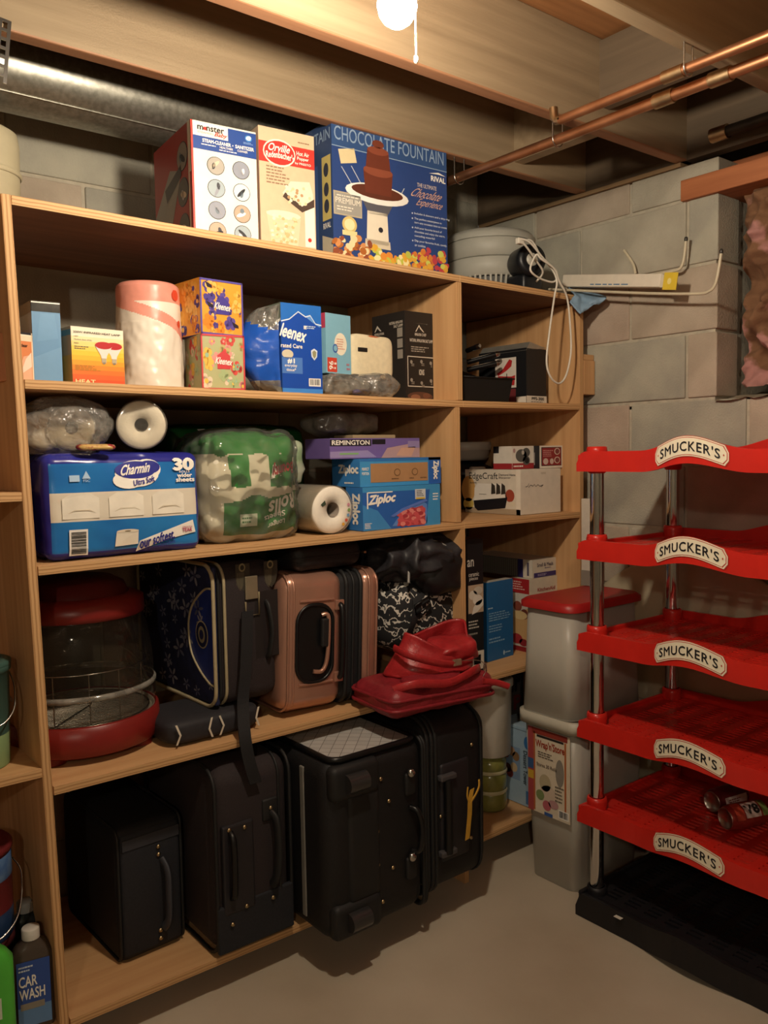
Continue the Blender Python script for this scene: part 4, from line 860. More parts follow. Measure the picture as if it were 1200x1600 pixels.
p.poly([(.62, .57), (.90, .63), (.94, .77), (.66, .70)], W, 2, 'logo_panel'); p.text('Bounty', .645, .60, .90, .735, ink('#a3352e'), 3, bold=.04, rot=2, slope=.05); p.build(t)
pack(MB(), lambda x, y, z: pos(x, y, z, .004+.006*(1-abs(noise.noise(Vector((x*3.2, y*3.2, z*3.2))))*2.5)), 60).build('outer_film', FILM, t, weld=True)
MB().blob(.07, .05, .09, .6, .6, .35, 20, 6, 40, 24, True, c=(w/2-.01, -.06, h*.55)).build('gathered_end', mat('green_clear_film', '#7a9a70', .15, alpha=.7, bump=.5, bsc=30, col2='#cfd2c0', sc=14), t)
e = aty(370, 690, .34)
t = thing('paper_towel_pack', 'dark green paper towel pack standing behind the front one, mostly hidden', 'paper towels', (e.x, .41, z3(1.05)))
pos2 = packpos(.44, .2, .30, .04, .006, .004, 14, 8); pack(MB(), pos2, 20).build('wrapper', mat('dark_green_pack_film', '#1f5a2a', .25, var=.15, sc=8), t, weld=True)
p = Pr(lambda u, v, o: pos2(2*u-1, -1, 2*v-1, o+.001), 3)
for i in range(5): p.poly([(.2+.11*i, .99), (.25+.11*i, .99), (.29+.11*i, .88), (.25+.11*i, .88)], W, 2)
p.text('ced', .62, .76, .78, .85, ink('#d8cf9a'), 3, bold=.03); p.build(t)
# single paper towel roll
e = aty(519, 791, .03); r = aty(519, 748, .03).z-e.z
r = .064
t = thing('paper_towel_roll', 'white paper towel roll lying with its hollow end facing out beside the blue bag boxes', 'paper roll', (e.x+.002, .03, z3(1.27)), -.02)
c = (0, 0, r+.001)
MB().lathe([(r*.3, .05), (r*.3, .001), (r*.93, 0), (r*.985, .006), (r, .015), (r, .25), (r*.9, .26), (r*.3, .26), (r*.3, .05)], 44, c, 'y').build('paper', PULP, t)
MB().lathe([(r*.305, -.0005), (r*.29, .0), (r*.285, .2)], 28, c, 'y').build('core', mat('brown_core', '#8a7f74', .8), t)
p = Pr(lambda u, v, o: (c[0]+(u-.5)*2*r, -.0006-o, c[2]+(v-.5)*2*r))
for i, c_ in enumerate(('#d8a13a', '#c95a44', '#6f9ac0', '#7a9a58', '#c98c9a')): a_ = -.9+.28*i; p.ell(.5+.40*math.cos(a_), .5+.40*math.sin(a_), .035, .035, ink(c_), 2)
p.poly([(.20, .62), (.30, .70), (.33, .62), (.24, .57)], ink('#3c4a3a'), 2); p.build(t)
MB().lathe([(r*1.02, .0), (r*1.03, .1), (r*1.03, .255)], 44, c, 'y').build('clear_wrap', FILM, t)
# bag boxes
BL1, BL2 = '#2a5fae', '#3f8ec6'
B = carton('storage_bag_box', 'blue freezer bag box with a picture of red fruit, lower of two stacked', 'box', (566, 762), (687, 757), z3(1.45), .02, .075, BL1, yaw=0, group='storage bag boxes stacked on the third shelf')
p = B.face('front'); p.rect(0, 0, 1, 1, ink(BL1)); p.rect(0, .88, 1, 1, ink(BL2), 2); p.poly([(0, 0), (.35, 0), (.18, .45), (0, .6)], ink('#3f86c4'), 2); p.poly([(.8, .0), (1, 0), (1, .88), (.86, .88)], ink('#3f8ec6'), 2)
p.text('Ziploc', .075, .56, .40, .82, W, 4, bold=.05, shear=.1, slope=.05); p.rect(.06, .86, .37, .885, W, 3, 'logo_panel'); p.rect(.05, .50, .065, .88, W, 3, 'logo_panel')
p.poly([(.36, .06), (.50, .42), (.78, .58), (.82, .52), (.82, .10), (.80, .02)], ink('#5d86c8'), 2, 'printed_picture'); p.poly([(.42, .05), (.46, .3), (.52, .40), (.76, .50), (.80, .1), (.78, .03)], ink('#b8494e'), 3, 'printed_picture'); p.poly([(.34, .30), (.48, .46), (.80, .66), (.82, .60), (.50, .40), (.38, .27)], ink('#5a78c4'), 5, 'printed_picture')
rd = random.Random(2)
for i in range(60): p.ell(rd.uniform(.44, .78), rd.uniform(.06, .42), .035, .05, ink(rd.choice(['#c8555a', '#a83b44', '#d9837c'])), 3.5+i*.02, n=8)
p.rect(.66, .66, .80, .90, ink('#c9cdd2'), 4, 'logo_panel'); p.rect(.67, .66, .79, .70, ink('#d8b64a'), 5, 'logo_panel'); p.lines(.68, .72, .78, .88, 4, ink('#3a3a44'), 3, 5); p.lines(.02, .04, .12, .18, 4, W, 5); p.lines(.90, .6, .98, .8, 3, W, 6); p.build(B.root)
p = B.face('left'); p.rect(0, 0, 1, 1, ink('#3474bb')); p.text('Ziploc', .3, .15, .85, .85, W, 4, bold=.05, rot=-1); p.build(B.root)
p = B.face('top'); p.rect(0, 0, 1, 1, ink(BL2)); p.build(B.root)
zb = z3(1.45)+B.h+.001
B = carton('storage_bag_box', 'blue freezer bag box with a tan panel, upper of two stacked', 'box', (562, 717), (688, 714), zb, .03, .13, BL2, yaw=0, group='storage bag boxes stacked on the third shelf', h=aty(562, 717, .03).z-zb)
p = B.face('front'); p.rect(0, 0, 1, 1, ink('#4191c8')); p.rect(.84, 0, 1, 1, ink(BL1), 2); p.rect(0, .9, 1, 1, ink('#2f6fb4'), 2); p.rect(.12, .14, .83, .82, paper('#a8805a'), 3); 
for u in (.44, .66): p.ell(u, .48, .04, .14, ink('#7a5a3c'), 4); p.ell(u, .48, .03, .1, paper('#a8805a'), 5)
for u in (.40, .62, .76): p.lines(u-.03, .2, u+.06, .3, 1, ink('#6b4e34'), int(u*50), 4)
p.text('Ziploc', .885, .18, .97, .86, W, 4, bold=.05, rot=-1); p.text('PERFECT', .02, .58, .10, .68, W, 4); p.text('PORTION', .02, .42, .10, .52, W, 4); p.build(B.root)
p = B.face('left'); p.rect(0, 0, 1, 1, ink('#3a80c4')); p.text('Ziploc', .25, .40, .95, .78, W, 4, bold=.05); p.lines(.45, .08, .9, .2, 1, W, 3); p.build(B.root)
zb = zb+B.h+.001
B = carton('hair_remover_box', 'flat purple and silver box lying on the blue bag boxes', 'box', (515, 685), (655, 686), zb, .055, .12, '#6d5a96', yaw=0, h=max(.035, aty(517, 685, .055).z-zb))
p = B.face('front'); p.rect(0, 0, 1, 1, ink('#6f5c9a')); p.rect(0, .62, .44, .95, ink('#2a2630'), 2); p.text('REMINGTON', .02, .68, .42, .9, W, 4, bold=.02); p.poly([(.55, .0), (.62, .5), (1, .8), (1, 0)], ink('#b08f92'), 2); p.poly([(.72, .1), (.78, .5), (.95, .55), (.9, .05)], ink('#c79a86'), 3); p.rect(.86, .5, 1, .85, ink('#8d7ea8'), 3); p.rect(.45, .7, .6, .95, ink('#1d1b24'), 3); p.rect(.1, .2, .3, .28, ink('#7fae6c'), 3); p.poly([(0, .05), (.5, .05), (.4, .4), (0, .35)], ink('#9486b4'), 2); p.build(B.root)
MB().rbox(-B.w*.2, -B.d*.3, B.h+.0005, B.w*.28, B.d*.45, B.h+.010, .001).build('insert_card', paper('#9c8a6a'), B.root)
e = aty(545, 664, .16)
t = MB().blob(.17, .13, .06, .7, .8, .35, 13, 12, 80, 44, True).build('grey_plastic_bag', GREYFILM); t.location = (e.x-.01, .19, zb+B.h+.014); tag(t, 'crumpled grey plastic bag on top of the purple box under the second shelf', 'plastic bag')
# ================================================================ third row, narrow bay
z3r = S(3, 2.0)+.001
B = carton('sharpener_box', 'white knife sharpener box with EdgeCraft lettering in the narrow bay', 'box', (813, 734), (876, 730), z3r, .045, .2, '#d8cfc0', yaw=0, back=(727, 736))
p = B.face('left'); p.rect(0, 0, 1, 1, paper('#d9d0c0')); p.rect(0, 0, 1, .12, ink('#a8957c'), 2); p.ell(.06, .55, .13, .3, ink('#c99a58'), 2); p.ell(.06, .2, .1, .14, ink('#cdb35a'), 2)
p.text('EdgeCraft', .08, .74, .61, .93, K, 4, bold=.005); p.text('Diamond Hone', .63, .86, .92, .91, ink('#4a443e'), 4); p.text('Sharpener', .63, .79, .84, .84, ink('#4a443e'), 4); p.text('BLADES', .1, .68, .22, .71, ink('#4a443e'), 4)
p.poly([(.17, .28), (.18, .58), (.24, .68), (.70, .68), (.77, .36), (.40, .26)], ink('#e9e4da'), 3, 'printed_picture'); p.poly([(.16, .28), (.78, .38), (.74, .14), (.24, .05), (.18, .12)], K, 4, 'printed_picture'); 
for u in (.50, .59, .68): p.poly([(u, .70), (u+.06, .64), (u+.07, .46), (u-.01, .44)], ink('#3a342e'), 5, 'printed_picture')
p.ell(.82, .42, .08, .14, ink('#a34a36'), 3); p.ell(.85, .24, .07, .05, ink('#d8cdb8'), 4); p.lines(.27, .42, .42, .45, 1, ink('#6a645c'), 5, 5); p.rect(.93, 0, 1, 1, paper('#e2dacb'), 2); p.build(B.root)
p = B.face('front'); p.rect(.5, .885, .62, .93, paper('#c3baa9'), 1)
w_, d_, h_ = B.w, B.d, B.h
scr = [(.12, .62), (.17, .64), (.20, .70), (.19, .60), (.24, .66), (.30, .63), (.33, .67), (.37, .62), (.42, .66), (.47, .62), (.55, .65), (.50, .60)]
for (a0, a1), (b0, b1) in zip(scr, scr[1:]): p.poly([(a0, a1), (b0, b1), (b0, b1-.013), (a0, a1-.013)], ink('#2b2724'), 2, 'handwriting')
p.build(B.root)
B2 = B; zb = z3r+B.h+.001
# small boxes on it
B = carton('test_kit_box', 'small white box with red strip and grey device picture on the sharpener box', 'box', (800, 693), (836, 692), zb, .10, .12, '#d9d2c6', yaw=.0, h=.075, back=(771, 700))
p = B.face('left'); p.rect(0, 0, 1, 1, paper('#d9d2c6')); p.rect(0, 0, 1, .25, ink('#9a2c30'), 2); p.rect(0, .7, .3, 1, ink('#26242a'), 2); p.build(B.root)
p = B.face('front'); p.rect(0, 0, 1, 1, paper('#dcd5c9')); p.rect(0, 0, 1, .25, ink('#9a2c30'), 2); p.lines(.05, .05, .6, .19, 1, W, 4, 4); p.ell(.38, .58, .24, .28, ink('#5b5955'), 3); p.ell(.6, .72, .16, .2, ink('#5b5955'), 3); p.ell(.6, .36, .16, .2, ink('#5b5955'), 3); p.ell(.62, .36, .09, .13, ink('#1e1c1c'), 4); p.ell(.45, .72, .06, .1, ink('#b9b4aa'), 4); p.ell(.08, .8, .05, .1, ink('#b08a86'), 3); p.rect(.93, 0, 1, 1, K, 3); p.build(B.root)
B = carton('thermostat_box', 'small white box with dark red panels, right of the grey device box', 'box', (843, 694), (892, 693), zb, .075, .09, '#d8d0c4', yaw=0, h=.075)
p = B.face('front'); p.rect(0, 0, 1, 1, paper('#ddd5c8')); p.rect(.05, .1, .68, .93, ink('#26201f'), 2); p.rect(.07, .13, .66, .90, ink('#8a2a30'), 3)
for u, v in ((.54, .74), (.54, .35)): p.ell(u, v, .09, .15, paper('#ddd5c8'), 4); p.ell(u, v, .07, .12, ink('#7a3a3c'), 5)
p.ell(.18, .3, .08, .14, ink('#c9b5ac'), 4); p.ell(.37, .3, .06, .13, ink('#c9b5ac'), 4); p.lines(.1, .5, .42, .82, 4, ink('#c98f8c'), 2, 4); p.rect(.75, .5, .95, .62, ink('#9aa095'), 3); p.ell(.87, .83, .06, .1, ink('#b5a5a8'), 3); p.rect(.75, .12, .95, .45, ink('#c9bdb2'), 3); p.build(B.root)
p = B.face('left'); p.rect(0, 0, 1, 1, ink('#1f1d20')); p.rect(.7, .15, .78, .7, ink('#8d8480'), 3); p.build(B.root)
e = aty(750, 690, .34)
t = thing('plastic_tub', 'white plastic tub standing on a black pan at the back of the narrow bay', 'tub', (e.x+.03, .44, z3r+.175))
MB().lathe([(1e-4, 0), (.072, 0), (.08, .01), (.084, .04)], 32).build('tub', plast('#b5b1a9'), t); MB().lathe([(.088, .036), (.09, .04), (.09, .062), (.086, .066), (1e-4, .066)], 32).build('lid', plast('#c3bfb6'), t)
t = thing('black_pan', 'stacked black pans behind the sharpener box under the white tub', 'pan', (e.x+.03, .44, z3r))
MB().lathe([(1e-4, 0), (.075, 0), (.088, .01), (.092, .12), (.096, .123)], 36).build('pot', BLACKPL, t); MB().lathe([(.098, .123), (.099, .128), (.09, .15), (.05, .168), (1e-4, .172)], 36).build('lid', mat('black_satin_plastic', '#16181c', .4), t)
e = aty(739, 725, .36)
t = thing('small_jar', 'small white capped jar behind the sharpener box', 'jar', (e.x-.01, .328, z3r)); MB().lathe([(1e-4, 0), (.024, 0), (.026, .005), (.026, .12), (.02, .13)], 24).build('jar', plast('#b0a898'), t); MB().lathe([(.028, .125), (.028, .15), (.024, .153), (1e-4, .153)], 24).build('cap', plast('#cfc8bb'), t)
# ================================================================ fourth row, narrow bay
z4r = S(4, 1.95)+.001
B = carton('ceramic_knife_box', 'tall black box with white ceramic dish picture beside the middle upright', 'box', (729, 828), (754, 828), z4r, .045, .16, '#1b1a1b', yaw=0, h=.415)
p = B.face('front'); p.rect(0, 0, 1, 1, ink('#19181a')); p.text('an', .0, .80, .40, .85, ink('#c9c3ba'), 4); p.text('ceramic', .08, .725, .72, .755, ink('#c9c3ba'), 4); p.text('pieces', .12, .69, .65, .72, ink('#c9c3ba'), 4); p.poly([(.05, .45), (1, .45), (1, .66), (.05, .66)], ink('#b79f86'), 2, 'printed_picture'); p.ell(.34, .585, .26, .035, ink('#d6cdbf'), 3); p.ell(.66, .615, .28, .03, ink('#c6bbab'), 3); p.ell(.62, .545, .3, .04, ink('#dcd4c8'), 4); p.poly([(.25, .44), (.6, .455), (.98, .50), (.98, .55), (.55, .53), (.35, .49)], ink('#dcd4c8'), 4, 'printed_picture'); p.lines(.05, .33, .85, .40, 3, ink('#b8b2a8'), 3); p.lines(.05, .28, .8, .31, 1, ink('#8d8880'), 4); p.lines(.1, .18, .5, .25, 4, ink('#8d8880'), 5); p.rect(.22, .02, 1, .16, paper('#c9c1b4'), 3); p.barcode(.35, .06, .8, .13, 4); p.build(B.root)
B = carton('blue_book', 'slim blue book standing upright on the narrow fourth shelf', 'book', (761, 911), (801, 902), z4r, .11, .03, '#1f5f96', yaw=.08)
p = B.face('front'); p.rect(0, 0, 1, 1, ink('#216199')); p.lines(.02, .655, .22, .69, 1, ink('#b9cfe0'), 6); p.lines(.05, .5, .9, .62, 4, ink('#7fa9cb'), 4); p.lines(.05, .36, .6, .46, 3, ink('#7fa9cb'), 6); p.lines(.05, .22, .65, .3, 2, ink('#7fa9cb'), 8); p.lines(.67, .05, .95, .085, 1, ink('#a9c8e0'), 4); p.ell(.62, .07, .03, .03, ink('#a9c8e0'), 4); p.build(B.root)
MB().rbox(-B.w/2+.002, -B.d/2+.002, B.h-.001, B.w/2-.002, B.d/2-.002, B.h+.001, .0005).build('page_edges', paper('#b9b4a6'), B.root)
B = carton('pasta_maker_box', 'white box with red edge and dessert photo beside the tall clear bin', 'box', (827, 906), (876, 897), z4r, .10, .1, '#cfc3b2', yaw=.0, back=(797, 905))
p = B.face('front'); p.rect(0, 0, 1, 1, paper('#cfc4b2')); p.text('KitchenAid', .25, .82, .80, .87, ink('#a03a38'), 4, bold=.02); p.build(B.root)
p = B.face('left'); p.rect(0, 0, 1, 1, paper('#c9c2b8')); p.rect(0, .80, 1, 1, ink('#a3282c'), 2); p.rect(0, 0, 1, .07, ink('#8a2428'), 2); p.lines(.1, .84, .8, .97, 4, ink('#d8b5ac'), 3); p.poly([(.05, .1), (1, .1), (1, .62), (.6, .55), (.1, .45)], ink('#c9a472'), 3, 'printed_picture'); p.ell(.4, .62, .22, .07, ink('#8a4a3a'), 4); p.ell(.75, .52, .2, .07, ink('#6d3a2e'), 4); p.ell(.5, .5, .4, .06, ink('#d9bf8c'), 5); p.ell(.35, .17, .3, .07, ink('#a03338'), 5); p.ell(.7, .13, .22, .05, ink('#8a2a30'), 5); p.build(B.root)
zb = z4r+B.h+.001
B = carton('recipe_card_box', 'small white and purple box lying on the dessert photo box', 'box', (832, 874), (869, 867), zb, .105, .3, '#c6bdae', yaw=.0, h=.062)
p = B.face('front'); p.rect(0, 0, 1, 1, paper('#cfc6b6')); p.rect(.05, .02, 1, .28, ink('#3a2f6a'), 2); p.text('Small & Meals', .18, .60, .85, .80, ink('#4a4258'), 4); p.lines(.5, .45, .85, .55, 1, ink('#6a627a'), 3); p.lines(.2, .08, .7, .22, 2, ink('#b5aecb'), 3, 4); p.build(B.root)
p = B.face('left'); p.rect(0, 0, 1, 1, ink('#5d5850')); p.rect(.78, 0, .86, 1, ink('#2f2860'), 2); p.rect(.86, 0, 1, 1, paper('#cfc6b6'), 2); p.rect(.92, .12, .95, .85, ink('#5a5468'), 3)
for i in range(26): p.rect(.03*i, .05, .03*i+.012, .95, ink('#7a746a'), 2, 'card_edges')
p.build(B.root)
# ================================================================ bottom row, narrow bay
z5r = .132
e = aty(769, 1100, .12)
t = thing('green_jar', 'olive green glass jar standing under the white cylinder in the bottom of the narrow bay', 'jar', (e.x-.005, .13, z5r))
MB().lathe([(1e-4, 0), (.05, 0), (.056, .008), (.056, .06), (.05, .066), (.056, .072), (.056, .12), (.05, .126), (.056, .132), (.055, .165), (.04, .178), (1e-4, .18)], 32).build('glass', mat('olive_glass', '#8a8a4a', .2, var=.15, coat=.4), t)
for z in (.062, .128): MB().lathe([(.0565, z-.004), (.059, z), (.0565, z+.008)], 32).build('band', mat('pale_band', '#cfc9a4', .35), t)
t = thing('white_canister', 'open white plastic cylinder standing on the green jar', 'canister', (e.x, .13, z5r+.182))
MB().lathe([(1e-4, 0), (.06, 0), (.067, .004), (.071, .235), (.075, .24), (.075, .248), (.07, .248), (.067, .235), (.064, .01), (1e-4, .008)], 36).build('shell', plast('#e8e2d6', .4), t); MB().lathe([(.0712, .228), (.0765, .231), (.0765, .25), (.0712, .253)], 36).build('rim', plast('#e8e2d6', .4), t)
B = carton('dessert_tower_box', 'pale blue dessert tower box in the bottom of the narrow bay', 'box', (829, 1141), (860, 1141), z5r, .03, .2, '#a9bfcf', yaw=-.0, w=.12, back=(776, 1141))

p = B.face('left'); p.rect(0, 0, 1, 1, ink('#9db6c9')); p.rect(0, .955, 1, .965, ink('#6a7c8a'), 2); p.ell(.90, .82, .09, .08, ink('#3a76b4'), 2, 'logo_panel'); p.text('Dessert Tower', .80, .27, .91, .71, ink('#2c3440'), 4, rot=-1); p.rect(.86, .03, .98, .2, ink('#4a7ab0'), 2, 'blue_label'); p.rect(.15, .30, .70, .72, ink('#7f99b8'), 2, 'photo_panel'); 
for u, v, c_ in ((.3, .6, '#8a4a44'), (.6, .65, '#b08a6a'), (.4, .42, '#4a2a24'), (.7, .45, '#c9b08a'), (.5, .36, '#7a3a34'), (.8, .6, '#8a6a4a')): p.ell(.1+u*.6, v, .10, .06, ink(c_), 3)
p.build(B.root)
B = carton('pressure_pot_box', 'dark grey box with black lettering at the back of the narrow bottom bay', 'box', (790, 1052), (850, 1042), z5r, .26, .2, '#5a5450', yaw=0, h=.42)
p = B.face('front'); p.rect(0, 0, 1, 1, ink('#544e4b')); p.text('er', .05, .74, .35, .84, K, 4, bold=.04); p.text('Po', .2, .58, .6, .70, ink('#7a2a28'), 4, bold=.03); p.build(B.root)
# ================================================================ fourth row, wide bay
z4 = lambda x: S(4, x)+.0008
# ---- round oven with clear dome
RED = mat('dark_red_plastic', '#7c211d', .35, var=.08, sc=20)
ox, oy, orr = .672, .245, .185
t = thing('countertop_oven', 'round dark red countertop oven with a clear dome and wire rack', 'oven', (ox, oy, z4(.67)))
base = MB(); 
for i in range(4):
    a = PI/4+i*PI/2; 
    base.cyl(.03, 0, .03, (math.cos(a)*orr*.78, math.sin(a)*orr*.78, 0), 16)
base.lathe([(1e-4, .016), (orr*.95, .016), (orr*.99, .022), (orr, .05), (orr*.985, .085), (orr*.95, .088), (orr*.93, .082), (orr*.9, .074), (1e-4, .073)], 64)
base.build('base', RED, t)
MB().lathe([(orr*.9, .0755), (orr*.915, .083), (orr*.93, .085), (orr*.94, .083)], 64).lathe([(1e-4, .0755), (orr*.9, .0757)], 48).build('drip_pan', mat('bright_steel_pan', '#d8d3c8', .4, metal=.25, var=.1, sc=30), t)
rk = MB()
for i in range(-17, 18):
    y = i*.0095; xx = math.sqrt(max(0, (orr*.86)**2-y*y))
    if xx > .02: rk.tube([(-xx, y, .082), (xx, y, .082)], .0014, 5)
rk.tube([(orr*.86*math.cos(2*PI*i/40), orr*.86*math.sin(2*PI*i/40), .082) for i in range(40)], .0025, 6, True)
rk.build('cooking_rack', STEEL, t)
rw = MB()
for x in (-.1, -.03, .04, .11):
    yy = -math.sqrt((orr*.84)**2-x*x); rw.tube([(x, yy, .082), (x, yy*.99, .2)], .0016, 5)
rw.tube([(orr*.84*math.cos(PI+PI*i/24), orr*.84*math.sin(PI+PI*i/24), .2) for i in range(25)], .0018, 5); rw.tube([(-.1, -.12, .085), (.02, .0, .085), (.1, .12, .085)], .002, 5)
rw.build('rack_stand', STEEL, t)
DOME = clear('smoky_clear_dome', '#e6e2da', .05, .006, .28)
MB().lathe([(orr*.95, .088), (orr*.955, .14), (orr*.94, .147), (orr*.93, .21), (orr*.88, .28), (orr*.80, .325), (orr*.74, .335)], 64).build('dome', DOME, t)
MB().lathe([(orr*.94, .140), (orr*.965, .144), (orr*.965, .151), (orr*.935, .155)], 64).build('dome_rim', clear('clear_rim', '#d0cbc0', .1, .3, .8), t)
MB().lathe([(orr*.80, .315), (orr*.84, .318), (orr*.85, .33), (orr*.84, .355), (orr*.70, .366), (orr*.66, .366)], 64).build('power_head', RED, t)
MB().lathe([(orr*.66, .362), (orr*.6, .39), (orr*.45, .405), (1e-4, .408)], 48).build('motor_housing', mat('dark_maroon_plastic', '#5a1a18', .35, var=.1), t)
# ---- spotted pouch under the floral case
a = aty(252, 1130, .03); b_ = aty(415, 1110, .03)
a.x += .02; w = b_.x-a.x; t = thing('spotted_pouch', 'flat black pouch with white dots lying under the floral suitcase', 'pouch', ((a.x+b_.x)/2, .135, z4(.95)), 0)
SP = MB().blob(w, .2, .064, .45, .4, .05, 9, 3, 50, 24); SP.build('pouch_body', mat('black_spotted_cloth', '#26252a', .7, var=.15, sc=80), t)
p = Pr(lambda u, v, o: (-w/2+w*u, -.099-.004*math.sin(PI*v)-o, .064*v))
for u0, s_ in ((.06, 1), (.44, -1), (.50, 1), (.94, -1)): p.poly([(u0, .15), (u0+.035*s_, .5), (u0, .9), (u0+.02*s_, .9), (u0+.055*s_, .5), (u0+.02*s_, .15)], paper('#cfc6b5'), 3, 'white_spots')
p.build(t)
# ---- navy floral suitcase
B = carton('floral_suitcase', 'navy floral fabric suitcase with gold piping and black side panel on the fourth shelf', 'suitcase', (326, 884), (438, 884), z4(.95)+.067, .055, .36, None, yaw=.03, h=.355, back=(214, 980))
w, d, h = B.w*.91, B.d, B.h
NAVY = mat('navy_floral_fabric', '#1b2142', .7, var=.25, sc=40, bump=.2, bsc=300); GOLD = mat('gold_piping', '#a89b7c', .45, var=.1)
MB().rbox(-w/2+.012, -d/2, 0, w/2, d/2, h, .035, 5).build('black_shell', BROWNFAB, B.root)
MB().rbox(-w/2, -d/2+.004, .004, -w/2+.016, d/2-.004, h-.004, .0075, 3).build('front_panel', NAVY, B.root)
for dx in (.0, .014, .03):
    MB().tube([(-w/2+dx, -a_, h/2+b__) for a_, b__ in rrect(d, h, .045, 6)], .0042 if dx else .005, 8, True).build('piping' if dx != .014 else 'zip', GOLD if dx != .014 else BLACKFAB, B.root)
p = Pr(lambda u, v, o: (-w/2-.0005-o, d/2-d*u, h*v)); rd = random.Random(21)
NB = ink('#22347e'); p.poly([(.985, .18), (.985, .84), (.90, .82), (.76, .70), (.70, .55), (.72, .36), (.82, .24), (.93, .17)], NB, 1, 'pocket')
FL = [ink('#767684'), ink('#5f6076'), ink('#8a8890')]
for i in range(34):
    u, v = rd.uniform(.04, .95), rd.uniform(.06, .94); s_ = rd.uniform(.02, .045); an = rd.uniform(0, 6)
    for k in range(5): a_ = an+k*2*PI/5; p.ell(u+s_*math.cos(a_), v+s_*math.sin(a_), s_*.75, s_*.3, rd.choice(FL), 2+i*.02+k*.003, 'floral_pattern', 8, a_)
    p.ell(u, v, s_*.3, s_*.3, ink('#2a2c50'), 3, 'floral_pattern', 8)
p.ell(.86, .50, .075, .1, ink('#a89b7c'), 4, 'badge'); p.ell(.86, .50, .066, .09, ink('#1b2142'), 5, 'badge'); p.ell(.86, .50, .04, .06, ink('#8d8468'), 6, 'badge'); p.ell(.86, .50, .025, .035, ink('#26294c'), 7, 'badge')
p.build(B.root)
pk = [(.985, .84), (.90, .82), (.76, .70), (.70, .55), (.72, .36), (.82, .24), (.93, .17), (.985, .16)]
MB().tube(spline([(-w/2-.002, d/2-d*u, h*v) for u, v in pk], 5), .003, 6).build('pocket_piping', GOLD, B.root)
p = Pr(lambda u, v, o: (-w/2+w*u, -d/2-o, h*v))
for cu in (.46, .90): p.poly([(cu-.12, .99), (cu+.1, .99), (cu+.10, .90), (cu+.06, .83), (cu, .80), (cu-.06, .82), (cu-.12, .88)], ink('#3c372f'), 1, 'corner_patch'); p.ell(cu-.02, .965, .05, .03, ink('#8f8562'), 3, 'rivet_badge'); p.ell(cu-.02, .965, .03, .018, ink('#2c2a24'), 4, 'rivet_badge')
for i in range(9):
    for cu in (.46, .90): p.poly([(cu-.11+.012*i, .80+.02*abs(i-4.5)*.5), (cu-.105+.012*i, .80+.02*abs(i-4.5)*.5), (cu-.09+.012*i, .93), (cu-.095+.012*i, .93)], ink('#6b6350'), 2, 'patch_stripes')
p.rect(.62, .30, .99, .78, ink('#241f20'), 1, 'handle_patch'); p.build(B.root)
MB().tube(spline([(w*.30, -d/2+.002, h*.30), (w*.30, -d/2-.012, h*.34), (w*.32, -d/2-.02, h*.5), (w*.30, -d/2-.012, h*.66), (w*.30, -d/2+.002, h*.7)], 6), .009, 10, flat=.6).build('handle', BLACKRUB, B.root)
MB().rbox(-w*.0-.006, -d/2-.007, h*.735, w*.16, -d/2-.001, h*.90, .002).build('buckle', mat('pale_metal', '#b5ab93', .35, metal=.8), B.root)
MB().tube([(-w*.03, -d/2-.004, h*.72), (-w*.03, -d/2-.004, h*.62), (w*.18, -d/2-.004, h*.62), (w*.18, -d/2-.004, h*.78)], .0025, 6).build('strap_ring', GOLD, B.root)
# ---- strap hanging over the shelf
sp = [aty(387, 955, .04), aty(386, 1000, .035), aty(384, 1050, .03), aty(380, 1100, .02), aty(383, 1150, -.02), aty(390, 1190, -.03), aty(400, 1224, -.03)]
def ribbon(pts, wd, th=.003, dirv=(1, 0, 0)):
    P = spline(pts, 6); dv = Vector(dirv); mb = MB(); V = []
    for q in P:
        for s_ in (-1, 1):
            for k in (0, 1): V.append(q+dv*(wd/2*s_)+Vector((0, th*k, 0)))
    Fc = []
    for i in range(len(P)-1):
        b = i*4; Fc += [(b, b+2, b+6, b+4), (b+1, b+5, b+7, b+3), (b, b+4, b+5, b+1), (b+2, b+3, b+7, b+6)]
    Fc += [(0, 1, 3, 2), (len(V)-4, len(V)-2, len(V)-1, len(V)-3)]
    return mb.add(V, Fc)
st = ribbon(sp, .032).build('luggage_strap', BLACKFAB); tag(st, 'black webbing strap hanging down over the edge of the fourth shelf', 'strap')
# ---- rose gold suitcase
a = aty(432, 1030, .03); b_ = aty(590, 1010, .03); w = b_.x-a.x+.0; h = .365; d = .33
t = thing('rose_gold_suitcase', 'glossy rose gold hard-shell carry-on suitcase lying on its side', 'suitcase', ((a.x+b_.x)/2+.018, .035+d/2, z4(1.25)+.0)); t.rotation_euler = (0, .045, -.02); t.location.z += .009
ROSE = mat('rose_gold_shell', '#b98a76', .28, metal=.55, var=.05, sc=20, coat=.4)
x1, x2 = -w/2+.60*w, -w/2+.77*w
MB().rbox(-w/2, -d/2, 0, x1, d/2, h, .04, 6).build('main_shell', ROSE, t); MB().rbox(x2, -d/2+.004, .002, w/2, d/2, h-.002, .036, 6).build('lid_shell', ROSE, t)
MB().rbox(x1-.02, -d/2+.007, .007, x2+.02, d/2-.007, h-.007, .03, 5).build('gusset', BLACKFAB, t)
for xx, rr in ((x1+.004, .006), ((x1+x2)/2, .004), (x2-.004, .006)): MB().tube([(xx, -a_, h/2+b__) for a_, b__ in rrect(d-.006, h-.006, .04, 6)], rr, 8, True).build('zip', BLACKRUB, t)
for xx in (-w/2+.018, -w/2+.034, x2+.025, x2+.05): MB().tube([(xx, -a_, h/2+b__) for a_, b__ in rrect(d-.002, h-.002, .045, 6)], .0035, 8, True).build('shell_rib', ROSE, t)
